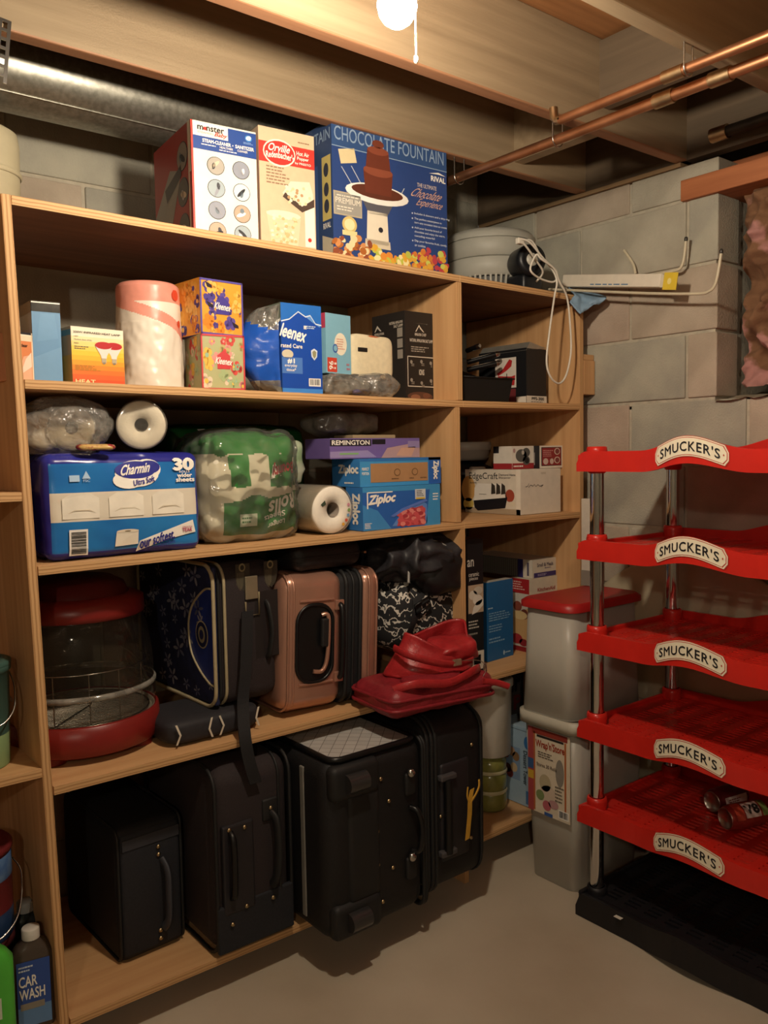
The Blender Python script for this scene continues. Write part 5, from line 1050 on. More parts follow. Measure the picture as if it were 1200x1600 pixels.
for zz in (h*.80, h*.20): MB().tube([(-w/2+.05, -d/2-.0005, zz), (-w/2+.09, -d/2-.002, zz), (x1-.04, -d/2-.001, zz)], .004, 8).build('moulded_groove', ROSE, t)
ux, uz, uw, uh = -w/2+.30*w, h*.49, w*.34, h*.56
rc = MB(); pts = rrect(uw, uh, uw*.42, 7); rc.add([(ux+x_, -d/2-.0012, uz+z_) for x_, z_ in pts], [tuple(range(len(pts)))]); rc.build('handle_recess', BLACKPL, t)
MB().tube([(ux+x_, -d/2-.002, uz+z_) for x_, z_ in pts], .005, 8, True).build('recess_rim', BLACKPL, t)
MB().tube(spline([(ux+.02, -d/2-.002, uz+uh*.36), (ux+.035, -d/2-.008, uz+uh*.36), (ux+.038, -d/2-.010, uz+uh*.2), (ux+.034, -d/2-.010, uz-uh*.2), (ux+.02, -d/2-.008, uz-uh*.36), (ux-.005, -d/2-.003, uz-uh*.36)], 5), .006, 8).build('telescopic_handle', ROSE, t)
MB().rbox(ux+.014, -d/2-.016, uz-uh*.05, ux+.036, -d/2-.004, uz+uh*.32, .004).build('grip', BLACKRUB, t)
MB().tube(spline([(x1-.022, -d/2-.001, h*.76), (x1-.02, -d/2-.014, h*.72), (x1-.02, -d/2-.018, h*.5), (x1-.02, -d/2-.014, h*.26), (x1-.022, -d/2-.001, h*.22)], 6), .008, 8).build('carry_handle', BLACKPL, t)
for zz in (h*.755, h*.225): MB().rbox(x1-.036, -d/2-.007, zz-.014, x1-.008, -d/2+.002, zz+.014, .003).build('handle_mount', ROSE, t)
ZR = z4(1.25)+h+.018
# ---- black pouch on it
a = aty(452, 880, .07); b_ = aty(560, 880, .07)
w = b_.x-a.x; t = thing('zipped_pouch', 'black zipped pouch lying on top of the rose gold suitcase', 'pouch', ((a.x+b_.x)/2, .125, ZR-.002), .05)
pp = packpos(w, .16, .072, .028, .004, .002, 12, 2); pack(MB(), pp, 16).build('pouch_body', mat('black_leatherette', '#1b191a', .55, var=.15, sc=90, bump=.3, bsc=200), t, weld=True)
MB().tube([(x_, y_, .036) for x_, y_ in rrect(w+.004, .164, .034, 6)], .0035, 6, True).build('zip', BLACKRUB, t)
MB().rbox(w/2-.004, -.088, .032, w/2+.004, -.074, .038, .001).build('zip_puller', BRASS, t)
MB().tube([(x_, y_, .068) for x_, y_ in rrect(w-.03, .125, .03, 6)], .002, 6, True).build('seam', BLACKFAB, t)
# ---- bandana bag, backpack
cx_ = (aty(600, 960, .05).x+aty(728, 960, .05).x)/2
BAND = bpy.data.materials.new('black_white_paisley'); BAND.use_nodes = True; nt = BAND.node_tree; N = nt.nodes; L = nt.links; bs = N['Principled BSDF']
tc = N.new('ShaderNodeTexCoord'); vz = N.new('ShaderNodeTexWave'); vz.wave_type = 'RINGS'; vz.rings_direction = 'SPHERICAL'; vz.inputs['Scale'].default_value = 13; vz.inputs['Distortion'].default_value = 7; vz.inputs['Detail'].default_value = 2; vz.inputs['Detail Scale'].default_value = 3.2
wn = N.new('ShaderNodeTexNoise'); wn.inputs['Scale'].default_value = 30; mxv = N.new('ShaderNodeVectorMath'); mxv.operation = 'MULTIPLY_ADD'; mxv.inputs[1].default_value = (.05, .05, .05)
L.new(tc.outputs['Object'], wn.inputs['Vector']); L.new(wn.outputs['Color'], mxv.inputs[0]); L.new(tc.outputs['Object'], mxv.inputs[2]); L.new(mxv.outputs[0], vz.inputs['Vector'])
cr = N.new('ShaderNodeValToRGB'); e_ = cr.color_ramp.elements; e_[0].position = .86; e_[0].color = (.012, .012, .014, 1); e_[1].position = .91; e_[1].color = (.62, .58, .52, 1)
L.new(vz.outputs['Fac'], cr.inputs[0]); L.new(cr.outputs[0], bs.inputs['Base Color']); bs.inputs['Roughness'].default_value = .85
t = thing('bandana_bag', 'black bag with white bandana print squeezed beside the rose gold suitcase', 'bag', (cx_+.012, .175, z4(1.58)+.095))
MB().blob(.285, .28, .225, .6, .6, .06, 7, 5, 70, 44).build('bag_body', BAND, t)
MB().blob(.285*.6, .2, .05, .7, .8, .1, 10, 2, 30, 14, c=(-.03, .02, .175)).build('folded_flap', BAND, t)
rb = ribbon([Vector((-.05, -.10, .20)), Vector((-.06, -.142, .17)), Vector((-.085, -.155, .11)), Vector((-.11, -.14, .05)), Vector((-.115, -.11, .01))], .042, .004, (.8, 0, .5)).build('strap', BLACKFAB, t)
MB().tube([(-.085, -.158, .155), (-.03, -.158, .175), (-.025, -.158, .15), (-.08, -.158, .13)], .004, 6, True).build('strap_buckle', BLACKPL, t)
t = thing('backpack', 'slumped black nylon backpack lying on the bandana bag under the third shelf', 'backpack', (cx_-.012, .165, z4(1.58)+.318))
NYL = mat('black_ripstop', '#2b2a2e', .5, var=.25, sc=120, bump=.4, bsc=60)
MB().blob(.255, .30, .13, .7, .7, .24, 16, 7, 110, 70, True).build('bag_body', NYL, t)
MB().blob(.16, .12, .13, .8, .8, .2, 12, 9, 40, 26, True, c=(.055, -.11, -.045)).build('side_pocket', mat('black_softshell', '#19181a', .45, var=.2, sc=60), t)
MB().tube(spline([(-.10, -.05, .14), (-.02, -.10, .125), (.06, -.13, .10), (.1, -.14, .07)], 6), .0025, 6).build('piping', mat('grey_reflective_trim', '#8d8a85', .4), t)
MB().tube(spline([(-.09, -.11, .09), (-.07, -.13, .05), (-.085, -.15, .0)], 6), .004, 6).build('pull_loop', mat('grey_reflective_trim'), t)
MB().rbox(-.075, -.085, .135, -.045, -.075, .143, .002).build('red_tag', mat('red_tag_cloth', '#b5402e', .6), t)
# ---- purses
RL = mat('red_leather', '#a3262a', .38, var=.12, sc=60, bump=.25, bsc=150, coat=.15); RL2 = mat('dark_red_leather', '#85222a', .45, var=.12, sc=60, bump=.3, bsc=150)
a = aty(580, 1100, -.07); b_ = aty(733, 1090, -.07)
lx = (a.x+b_.x)/2; w = b_.x-a.x
t = thing('red_handbag', 'dark red zipped leather handbag lying flat, lower of the two red bags', 'handbag', (lx+.008, -.068, z4(1.5)+.0), -.04)
pp = packpos(w, .2, .075, .03, (.006, .004, .006), .006, 11, 4, 0); pack(MB(), pp, 26).build('bag_body', RL2, t, weld=True)
for zz, rr in ((.02, .005), (.046, .005)): MB().tube([(x_, y_, zz+.006*math.sin(x_*30)) for x_, y_ in rrect(w+.006, .205, .03, 8)], rr, 6, True).build('seam_fold', RL2, t)
MB().tube(spline([(-w*.44, -.07, .075), (-w*.3, -.105, .09), (0, -.108, .075), (w*.3, -.095, .09), (w*.45, -.05, .075)], 7), .012, 8, flat=.35).build('handle', RL, t)
MB().blob(w*.5, .1, .03, .7, .7, .2, 14, 3, 30, 12, c=(-.02, -.05, .064)).build('front_flap', RL2, t)
t = thing('red_purse', 'bright red leather purse slumped open over the lower red bag', 'handbag', (lx+.045, -.05, z4(1.5)+.082), -.1)
def purse(u, v):
    a = 2*PI*u; rx, ry = .14, .088; k = 1-.25*v+.12*noise.noise(Vector((math.cos(a)*1.5, math.sin(a)*1.5, v*2)))
    z = .001+.105*v+.018*math.sin(a*2+.6)*v-.035*v*max(0, -math.sin(a))*1.0
    return (rx*k*math.cos(a)+.02*v, ry*k*math.sin(a)-.01*v, z)
MB().grid(purse, 56, 18, closeu=True).lathe([(1e-4, .002), (.8, .001), (1, .001)], 56, sx=.14, sy=.088).build('bag_body', RL, t, solid=.006)
MB().blob(.13, .1, .06, .8, .8, .32, 15, 6, 60, 34, True, c=(.06, -.03, .025)).build('gathered_side', RL, t)
MB().tube(spline([(-.13, -.02, .08), (-.12, -.08, .07), (-.05, -.105, .045), (.02, -.105, .03), (.08, -.09, .03)], 6), .011, 8, flat=.4).build('strap', RL, t)
MB().rbox(.0, -.112, .028, .028, -.104, .046, .002).build('buckle', mat('pale_metal'), t)
MB().tube(spline([(.03, -.11, .04), (.08, -.125, .035), (.1, -.125, .01), (.09, -.125, -.01)], 6), .0012, 5).build('chain', STEEL, t)
e = aty(745, 1095, -.06)
MB().tube(spline([(w*.36, -.10, .055), (w*.48, -.11, .045), (w*.58, -.12, .03)], 5), [.009]*11, 8, flat=.5).build('side_tab', RL, bpy.data.objects['red_handbag'])
kc = thing('key_clip', 'small chrome clip hanging from the end of the dark red bag', 'clip', (w*.53+lx, -.125, z4(1.5)+.045))
MB().tube([(.006*math.cos(2*PI*i/14), 0, .02+.022*math.sin(2*PI*i/14)) for i in range(14)], .0018, 6, True).build('ring', CHROME, kc); MB().tube([(0, 0, -.002), (0, 0, -.03)], .003, 6).build('clasp', CHROME, kc)
# ================================================================ bottom row, wide bay
z5 = .0985
def rivets(t, pts, y, r=.0055):
    for x, z in pts: MB().lathe([(r, 0), (r*.9, -.002), (r*.4, -.0035), (1e-4, -.0035)], 10, (x, y, z), 'y').build('rivet', BRASS, t)
# small case
x0, x1, y0, h, d = .69, .86, .12, .33, .34; w = x1-x0
t = thing('small_black_suitcase', 'small soft black suitcase standing at the left end of the bottom shelf', 'suitcase', ((x0+x1)/2, y0+d/2, z5), .04, 'soft suitcases on the bottom shelf')
MB().rbox(-w/2, -d/2, 0, w/2, d/2, h, .022, 4).build('case_body', BLACKFAB, t)
MB().rbox(-w/2+.008, -d/2-.004, .01, w/2-.008, -d/2+.02, h-.012, .015, 3).build('end_panel', mat('slate_black_cloth', '#1f2026', .75, var=.2, sc=200), t)
for s_ in (-1, 1): MB().tube([(s_*(w/2-.004), -a_, h/2+b__) for a_, b__ in rrect(d-.006, h-.006, .025, 5)], .004, 6, True).build('piping', BLACKRUB, t)
MB().box(-w/2+.012, -d/2-.006, h*.84, w/2-.012, -d/2-.003, h*.92).build('top_band', mat('grey_band_cloth', '#34343a', .7), t)
MB().tube(spline([(.025, -d/2-.004, h*.70), (.03, -d/2-.024, h*.62), (.03, -d/2-.028, h*.45), (.03, -d/2-.022, h*.25), (.025, -d/2-.004, h*.17)], 6), .011, 8, flat=.45).build('handle', mat('slate_handle', '#3c3d44', .6), t)
rivets(t, ((.018, h*.80), (.018, h*.74), (.016, h*.16), (.016, h*.10)), -d/2-.006)
MB().tube([(w/2+.012, -d/2+.05, .06), (w/2+.012, -d/2+.05, h*.78)], .004, 6).build('pull_rod', BLACKPL, t); 
for zz in (.06, h*.78): MB().tube([(w/2-.004, -d/2+.05, zz), (w/2+.012, -d/2+.05, zz)], .005, 6).build('rod_mount', STEEL, t)
# medium case
x0, x1, y0, h, d = .885, 1.105, -.012, .462, .42; w = x1-x0
t = thing('medium_black_suitcase', 'medium dark brown-black suitcase with rounded top and two handles on the bottom shelf', 'suitcase', ((x0+x1)/2, y0+d/2, z5), .0, 'soft suitcases on the bottom shelf')
MB().rbox(-w/2, -d/2, 0, w/2, d/2, h, .05, 6).build('case_body', BROWNFAB, t)
for s_ in (-1, 1): MB().tube([(s_*(w/2-.006), -a_, h/2+b__) for a_, b__ in rrect(d-.004, h-.004, .05, 6)], .005, 6, True).build('piping', BLACKRUB, t)
MB().tube([(w/2-.04, -a_, h/2+b__) for a_, b__ in rrect(d+.001, h+.001, .05, 6)], .004, 6, True).build('zip', BLACKRUB, t)
MB().rbox(-w/2+.02, -d/2-.006, h*.22, -w*.02, -d/2+.01, h*.70, .005).build('handle_plate', mat('dark_plate', '#232024', .5), t)
MB().rbox(-w/2+.004, -d/2-.004, h*.02, w/2-.004, -d/2+.01, h*.27, .004).build('lower_guard', mat('slate_black_cloth'), t)
MB().tube(spline([(-w*.31, -d/2-.004, h*.66), (-w*.31, -d/2-.02, h*.62), (-w*.31, -d/2-.022, h*.45), (-w*.31, -d/2-.018, h*.34), (-w*.31, -d/2-.004, h*.31)], 6), .008, 8).build('grip_handle', BLACKPL, t)
MB().tube(spline([(w*.2, -d/2-.001, h*.70), (w*.23, -d/2-.02, h*.66), (w*.24, -d/2-.024, h*.5), (w*.22, -d/2-.02, h*.36), (w*.2, -d/2-.002, h*.3)], 6), .012, 8, flat=.5).build('carry_handle', BLACKRUB, t)
MB().rbox(w*.1, -d/2-.006, h*.66, w*.3, -d/2+.004, h*.78, .01, 3).build('handle_mount', BLACKRUB, t)
rivets(t, ((-w*.33, h*.68), (-w*.14, h*.67), (w*.2, h*.73), (-w*.32, h*.17), (-w*.14, h*.24), (w*.2, h*.23)), -d/2-.007)
# large wheeled case, lying on its side with the wheels outward
x0, x1, y0, h, d = 1.118, 1.435, -.15, .46, .5; w = x1-x0
t = thing('large_black_suitcase', 'large black wheeled suitcase on its side with grey quilted lining strip on top', 'suitcase', ((x0+x1)/2, y0+d/2, z5), 0, 'large suitcases jutting out from the bottom shelf')
MB().rbox(-w/2, -d/2, 0, w/2, d/2, h, .045, 6).build('case_body', mat('black_ballistic_cloth', '#131214', .6, var=.2, sc=200, bump=.3, bsc=500), t)
QU = bpy.data.materials.new('grey_quilted_lining'); QU.use_nodes = True; nt = QU.node_tree; N = nt.nodes; L = nt.links; bs = N['Principled BSDF']
tc = N.new('ShaderNodeTexCoord'); mp = N.new('ShaderNodeMapping'); mp.inputs['Rotation'].default_value = (0, 0, PI/4); mp.inputs['Scale'].default_value = (34, 34, 34); L.new(tc.outputs['Object'], mp.inputs[0])
bt = N.new('ShaderNodeTexBrick'); bt.offset = 0; bt.inputs['Color1'].default_value = (*lin('#a9a8a6'), 1); bt.inputs['Color2'].default_value = (*lin('#b5b3b0'), 1); bt.inputs['Mortar'].default_value = (*lin('#6a6763'), 1); bt.inputs['Mortar Size'].default_value = .03; bt.inputs['Brick Width'].default_value = 1; bt.inputs['Row Height'].default_value = 1; bt.inputs['Scale'].default_value = 1
L.new(mp.outputs[0], bt.inputs[0]); L.new(bt.outputs[0], bs.inputs['Base Color']); bs.inputs['Roughness'].default_value = .6
MB().rbox(-w/2+.03, -d/2+.02, h-.003, w/2-.035, d/2-.03, h+.004, .003, 2).build('quilted_panel', QU, t)
MB().rbox(-w/2-.003, -d/2+.10, .04, -w/2+.004, -d/2+.118, h-.03, .003, 2).build('side_lining', mat('grey_lining_edge', '#77756f', .7), t)
MB().tube([(x_, y_, h+.001) for x_, y_ in rrect(w-.05, d-.02, .03, 5)], .008, 8, True).build('corner_trim', BLACKPL, t)
wg = MB()
for zz in (.055, h-.055):
    k = MB(); k.rbox(-w/2+.01, -d/2-.012, zz-.045, -w/2+.16, -d/2+.03, zz+.045, .018, 4); k.build('wheel_guard', BLACKRUB, t)
    MB().cyl(.024, -.03, .03, (-w/2+.078, -d/2-.014, zz), 20, 'x').build('wheel', mat('grey_black_wheel', '#2c2b2c', .3, coat=.4), t)
MB().rbox(-w/2+.06, -d/2-.007, .09, -w/2+.16, -d/2+.02, h-.09, .03, 4).build('kick_plate', BLACKRUB, t)
for xx in (w/2-.012, w/2-.004): MB().tube([(xx, -a_, h/2+b__) for a_, b__ in rrect(d+.002, h+.002, .03, 5)], .005, 6, True).build('piping', BLACKRUB, t)
MB().tube(spline([(w/2-.055, -d/2-.001, h*.62), (w/2-.045, -d/2-.02, h*.6), (w/2-.035, -d/2-.024, h*.5), (w/2-.04, -d/2-.02, h*.38), (w/2-.05, -d/2-.001, h*.36)], 6), .008, 8).build('carry_handle', BLACKPL, t)
for zz in (h*.76, h*.27):
    MB().rbox(w/2-.075, -d/2-.01, zz-.03, w/2-.04, -d/2+.004, zz+.03, .008, 3).build('handle_mount', BLACKRUB, t); MB().blob(.024, .02, .024, 1, 1, c=(w/2-.06, -d/2-.012, zz+.02), nu=14, nv=8).build('mount_knob', STEEL, t)
rivets(t, ((w*.10, h*.70), (-w*.02, h*.55), (-w*.02, h*.36), (w*.13, h*.31), (w*.02, h*.84), (w*.02, h*.14)), -d/2-.002)
# fourth case
x0, x1, y0, h, d = 1.447, 1.705, -.135, .492, .42; w = x1-x0
t = thing('upright_black_suitcase', 'black upright suitcase with a yellow ribbon tag next to the middle upright', 'suitcase', ((x0+x1)/2, y0+d/2, z5), 0.0, 'large suitcases jutting out from the bottom shelf')
MB().rbox(-w/2, -d/2, 0, w/2, d/2, h, .07, 7).build('case_body', mat('black_ballistic_cloth'), t)
for xx in (-w/2+.006, -w/2+.022, -w/2+.036): MB().tube([(xx, -a_, h/2+b__) for a_, b__ in rrect(d+.001, h+.001, .06, 6)], .006, 6, True).build('zip_band', BLACKRUB, t)
MB().tube([(w/2-.05, -a_, h/2+b__) for a_, b__ in rrect(d+.0, h+.0, .07, 6)], .004, 6, True).build('piping', BLACKRUB, t)
MB().rbox(-w*.30, -d/2-.006, h*.18, w*.12, -d/2+.02, h*.74, .01, 3).build('handle_plate', mat('dark_plate'), t)
MB().tube([(-w*.24, -d/2-.016, h*.24), (-w*.24, -d/2-.016, h*.66)], .012, 10).build('carry_handle', BLACKPL, t)
for zz in (h*.24, h*.67): MB().rbox(-w*.34, -d/2-.02, zz-.008, -w*.12, -d/2+.002, zz+.008, .004).build('handle_clamp', mat('grey_clamp', '#4a484a', .35), t)
rivets(t, ((w*.16, h*.80), (w*.14, h*.26), (-w*.3, h*.45)), -d/2-.003)
yt = [(w*.10, -d/2-.02, h*.56), (w*.06, -d/2-.022, h*.50), (w*.05, -d/2-.022, h*.42), (w*.02, -d/2-.02, h*.28)]
rb = ribbon([Vector(q) for q in yt], .016, .0015, (1, 0, .15)).build('yellow_ribbon', mat('yellow_ribbon_cloth', '#c99a35', .6), t)
MB().tube(spline([(w*.05, -d/2-.021, h*.48), (w*.14, -d/2-.021, h*.52), (w*.2, -d/2-.02, h*.56), (w*.21, -d/2-.018, h*.6)], 5), .004, 6, flat=.4).tube(spline([(w*.05, -d/2-.021, h*.49), (w*.02, -d/2-.021, h*.53), (w*.04, -d/2-.019, h*.58)], 5), .003, 6, flat=.4).build('ribbon_knot', mat('yellow_ribbon_cloth'), t)
# ================================================================ red rack
RK = mat('bright_red_plastic', '#c9281f', .32, var=.05, sc=20)
BKP = mat('black_rack_plastic', '#17161a', .5, var=.15, sc=60)
RX, RY, HW, RD_ = 1.845, -.675, .352, .455
rack = thing('display_rack', 'red plastic display rack with five shelves, chrome posts and cream name plates', 'rack', (RX, RY, 0))
def bump_(y): return .028*(.5+.5*math.cos(PI*min(1, abs(y)/.15)))**1.0 if abs(y) < .15 else 0
def fx(y): return .0 if abs(y) > .17 else -.03*(.5+.5*math.cos(PI*abs(y)/.17))
def plate(mb, x0, x1, y0, y1, zt_, th, nx, ny, solid):
    """perforated plate from a grid of cells"""
    xs = [x0+(x1-x0)*i/nx for i in range(nx+1)]; ys = [y0+(y1-y0)*j/ny for j in range(ny+1)]
    V = [(x, y, z) for z in (zt_, zt_-th) for y in ys for x in xs]; n = (nx+1)*(ny+1); Fc = []
    I = lambda i, j, k: k*n+j*(nx+1)+i
    S_ = lambda i, j: 0 <= i < nx and 0 <= j < ny and solid(i, j)
    for j in range(ny):
        for i in range(nx):
            if not S_(i, j): continue
            Fc.append((I(i, j, 0), I(i+1, j, 0), I(i+1, j+1, 0), I(i, j+1, 0))); Fc.append((I(i, j, 1), I(i, j+1, 1), I(i+1, j+1, 1), I(i+1, j, 1)))
            if not S_(i-1, j): Fc.append((I(i, j, 0), I(i, j+1, 0), I(i, j+1, 1), I(i, j, 1)))
            if not S_(i+1, j): Fc.append((I(i+1, j, 0), I(i+1, j, 1), I(i+1, j+1, 1), I(i+1, j+1, 0)))
            if not S_(i, j-1): Fc.append((I(i, j, 0), I(i, j, 1), I(i+1, j, 1), I(i+1, j, 0)))
            if not S_(i, j+1): Fc.append((I(i, j+1, 0), I(i+1, j+1, 0), I(i+1, j+1, 1), I(i, j+1, 1)))
    return mb.add(V, Fc)
def fascia(mb, x, sgn, h0, h1, n=48, th=.01, curve=True, y_in=0.0):
    for j in range(2):
        pass
    V = []; Fc = []
    for i in range(n+1):
        y = -HW+2*HW*i/n; b = bump_(y); e = min(1, (HW-abs(y))/.03); rnd = (1-math.sqrt(max(0, 1-(1-e)**2)))*(h1-h0)*.6
        xx = x+(fx(y) if curve else 0)
        for dx, z in ((0, h0+b*.8), (0, h1+b-rnd), (sgn*th, h1+b-rnd), (sgn*th, h0+b*.8)): V.append((xx+dx, y, z))
    for i in range(n):
        for k in range(4): a, b_ = i*4+k, i*4+(k+1) % 4; Fc.append((a, b_, b_+4, a+4))
    Fc += [(0, 3, 2, 1), tuple(n*4+k for k in range(4))]
    return mb.add(V, Fc, 0, False)
def make_shelf_mesh():
    mb = MB(); NX, NY = 46, 86
    def solid(i, j):
        if i < 5 or i > NX-5 or j < 4 or j > NY-5: return True
        gi, gj = (i-5) % 6, (j-4) % 8
        return not (gi < 4 and gj in (0, 2, 4)) if False else not (gj < 5 and gi in (0, 2, 4) and (i-5) // 6 % 1 == 0 and (gj != 5))
    plate(mb, .008, RD_-.006, -HW+.012, HW-.012, 0, .006, NX, NY, solid)
    # front lip between plate and curved fascia
    V = []; n = 48
    for i in range(n+1):
        y = -HW+.004+(2*HW-.008)*i/n; V += [(fx(y)+.004, y, .004+bump_(y)*.5), (.03, y, .0)]
    mb.add(V, [(2*i, 2*i+1, 2*i+3, 2*i+2) for i in range(n)], 0, True)
    fascia(mb, 0, 1, -.034, .02); fascia(mb, RD_-.01, 1, -.02, .024, curve=False)
    for s_ in (-1, 1):
        y = s_*(HW-.006); mb.rbox(.004, y-.006, -.026, RD_-.004, y+.006, .012, .004, 2)
    return mb
def make_socket(): 
    return MB().lathe([(.0215, -.04), (.025, -.036), (.027, .0), (.0285, .022), (.0265, .032), (.0215, .033)], 20)
SOCK = {}
def sockets(parent, m, dz=0):
    for x in (.05, RD_-.04):
        for s_ in (-1, 1):
            if m.name not in SOCK: o = make_socket().build('post_socket', m, parent); SOCK[m.name] = o.data
            else: o = bpy.data.objects.new('post_socket', SOCK[m.name]); COL.objects.link(o); o.parent = parent
            o.location = (x, s_*(HW-.03), dz)
SZ = [1.283, 1.043, .790, .545, .303]
shelf_mesh = None
CREAM = paper('#e9e0c8'); RLINE = ink('#b5382c')
def sign_pr(pr):
    def outline(k, m, ly):
        hw, hh = 1-k, .5-k*1.9; pts = []
        c = .085
        n = 22
        top = [(-hw+c+(2*hw-2*c)*i/n, hh) for i in range(n+1)]; bot = [(hw-c-(2*hw-2*c)*i/n, -hh) for i in range(n+1)]
        right = [(hw-c, hh*.72), (hw-.02, hh*.62), (hw-.045, 0), (hw-.02, -hh*.62), (hw-c, -hh*.72)]; left = [(-hw+c, -hh*.72), (-hw+.02, -hh*.62), (-hw+.045, 0), (-hw+.02, hh*.62), (-hw+c, hh*.72)]
        us = sorted([-hw+.0+2*hw*i/40 for i in range(41)]+[hw-c, hw-c-.001, -hw+c, -hw+c+.001])
        def H(u):
            a = abs(u)
            if a <= hw-c: return hh
            q = (a-(hw-c))/c; return hh*(.74-.04*q) if q < .75 else hh*.70*max(.55, 1-(q-.75)*1.8)
        V = []
        for u in us: V += [(u, -H(u)), (u, H(u))]
        pr.raw('name_plate', V, [(2*i, 2*i+2, 2*i+3, 2*i+1) for i in range(len(us)-1)], m, ly)
    outline(0, RLINE, 1); outline(.014, CREAM, 2); outline(.04, RLINE, 3); outline(.056, CREAM, 4)
    pr.text("SMUCKER'S", -.80, -.23, .80, .23, K, 6.5, bold=.018, sp=1.12)
    for u in (-.88, .88): pr.ell(u, 0, .016, .05, RLINE, 5, 'name_plate', 8)
for k, z in enumerate(SZ):
    if shelf_mesh is None: sh = make_shelf_mesh().build('rack_shelf', RK, rack); shelf_mesh = sh.data
    else:
        sh = bpy.data.objects.new('rack_shelf', shelf_mesh); COL.objects.link(sh); sh.parent = rack
    sh.location = (0, 0, z); sockets(sh, RK)
    if k == 0:
        def sf(u, v, o):
            y = -u*.098; zz = -.002+v*.05+bump_(y)*1.35-.006; return (fx(y)-.0012-o, y, zz)
        pr = Pr(sf); sign_pr(pr); kids = []
        before = set(bpy.data.objects); pr.build(sh); kids = [o for o in bpy.data.objects if o not in before]
    else:
        for o in kids: c_ = o.copy(); COL.objects.link(c_); c_.parent = sh
for x in (.05, RD_-.04):
    for s_ in (-1, 1): MB().cyl(.019, .035, SZ[0]+.02, (x, s_*(HW-.03), 0), 24).build('post', CHROME, rack)
bs_ = MB(); plate(bs_, .008, RD_-.006, -HW+.012, HW-.012, 0, .006, 46, 86, lambda i, j: i < 5 or i > 41 or j < 4 or j > 81 or not ((j-4) % 8 < 5 and (i-5) % 6 in (0, 2, 4)))
fascia(bs_, -.008, 1, -.056, .012); fascia(bs_, RD_-.01, 1, -.05, .01, curve=False)
V = []; n = 48
for i in range(n+1): y = -HW+.004+(2*HW-.008)*i/n; V += [(fx(y)-.004, y, .008+bump_(y)*.6), (.03, y, .0)]
bs_.add(V, [(2*i, 2*i+1, 2*i+3, 2*i+2) for i in range(n)], 0, True)
for s_ in (-1, 1): y = s_*(HW-.006); bs_.rbox(.004, y-.006, -.056, RD_-.004, y+.006, .01, .004, 2)
b0 = bs_.build('rack_base', BKP, rack); b0.location = (0, 0, .057)
sockets(b0, BKP, -.012)
e = atz(966, 1427, .07)
MB().box(e.x-RX-.006, e.y-RY-.011, .0585, e.x-RX+.006, e.y-RY+.011, .0592).build('white_sticker', paper('#d8d0c2'), rack)
# cans
CANM = mat('can_end_aluminium', '#b9b2a8', .3, metal=1, var=.05)
def can(p0, p1, lab, body, pr_fn):
    zz = SZ[4]+.0355; a = atz(*p0, zz); b = atz(*p1, zz); dv = Vector((b.x-a.x, b.y-a.y, 0)).normalized()
    t = thing('drink_can', lab, 'can', (a.x, a.y, SZ[4]+.0005), math.atan2(dv.y, dv.x)-PI/2+PI/2, 'drink cans lying on the lowest red shelf'); t.rotation_euler = (0, 0, math.atan2(dv.y, dv.x))
    r = .033; c = (0, 0, r+.0003); L_ = .12
    MB().lathe([(r*.80, .0), (r*.86, .003), (r, .014), (r, L_-.012), (r*.85, L_-.003), (r*.8, L_)], 32, c, 'x').build('can_body', body, t)
    MB().lathe([(1e-4, .006), (r*.72, .005), (r*.78, .0), (r*.82, -.001), (r*.84, .002)], 32, c, 'x').build('can_end', CANM, t); MB().lathe([(r*.84, L_-.002), (r*.8, L_), (r*.75, L_-.004), (1e-4, L_-.004)], 32, c, 'x').build('can_end', CANM, t)
    pr = Pr(lambda u, v, o: (L_*u, c[1]+(r+.0004+o)*math.cos(PI+v), c[2]-(r+.0004+o)*math.sin(PI+v)), 4); pr_fn(pr); pr.build(t)
def can1(p): p.rect(.15, -.2, .85, .5, mat('can_white_print', '#c9b7ae', .35), 1); p.lines(.25, .0, .75, .35, 2, ink('#7a1c20'), 3)
def can2(p): p.rect(.10, .1, .32, 1.6, ink('#b5432e'), 1); p.rect(.35, .2, .75, 1.5, mat('can_white_print', '#c9b7ae', .35), 1); p.text('V8', .38, .5, .72, 1.2, ink('#26221f'), 3, bold=.05); p.rect(.8, .2, .95, 1.6, ink('#7a8a4a'), 1)
can((1112, 1252), (1165, 1236), 'maroon drink can lying behind the other on the lowest red shelf', mat('maroon_can', '#6d2428', .3, metal=.4, var=.15), can1)
can((1133, 1278), (1195, 1266), 'red drink can marked V8 lying nearer the front edge of the lowest red shelf', mat('tomato_red_can', '#a33a30', .3, metal=.4, var=.2, sc=30), can2)
# ================================================================ clear bins
BIN = mat('frosted_clear_plastic', '#cdc9be', .35, alpha=.62, var=.03, sc=6)
def taper_box(mb, x0, x1, y0, y1, z0, z1, ins, r=.03, inner=True):
    for k, (a, b) in enumerate(((z0, z1),)):
        lo = [((x0+x1)/2+p_[0], (y0+y1)/2+p_[1]) for p_ in rrect(x1-x0-2*ins, y1-y0-2*ins, r, 5)]; hi = [((x0+x1)/2+p_[0], (y0+y1)/2+p_[1]) for p_ in rrect(x1-x0, y1-y0, r, 5)]
        n = len(lo); V = [(x, y, z0) for x, y in lo]+[(x, y, z1) for x, y in hi]
        mb.add(V, [(i, (i+1) % n, n+(i+1) % n, n+i) for i in range(n)], 0, True); mb.add(V[:n], [tuple(range(n))[::-1]], 0)
    return mb
bx0, bx1, by0, by1 = 1.905, 2.25, -.272, -.062
t = thing('tall_clear_bin', 'tall frosted plastic bin with a gift wrap card inside, standing on the floor', 'storage bin', (0, 0, 0)); t.location = ((bx0+bx1)/2, (by0+by1)/2, 0)
sx, sy = (bx1-bx0)/2, (by1-by0)/2
taper_box(MB(), -sx, sx, -sy, sy, .001, .5, .018).build('bin_body', BIN, t, solid=.002)
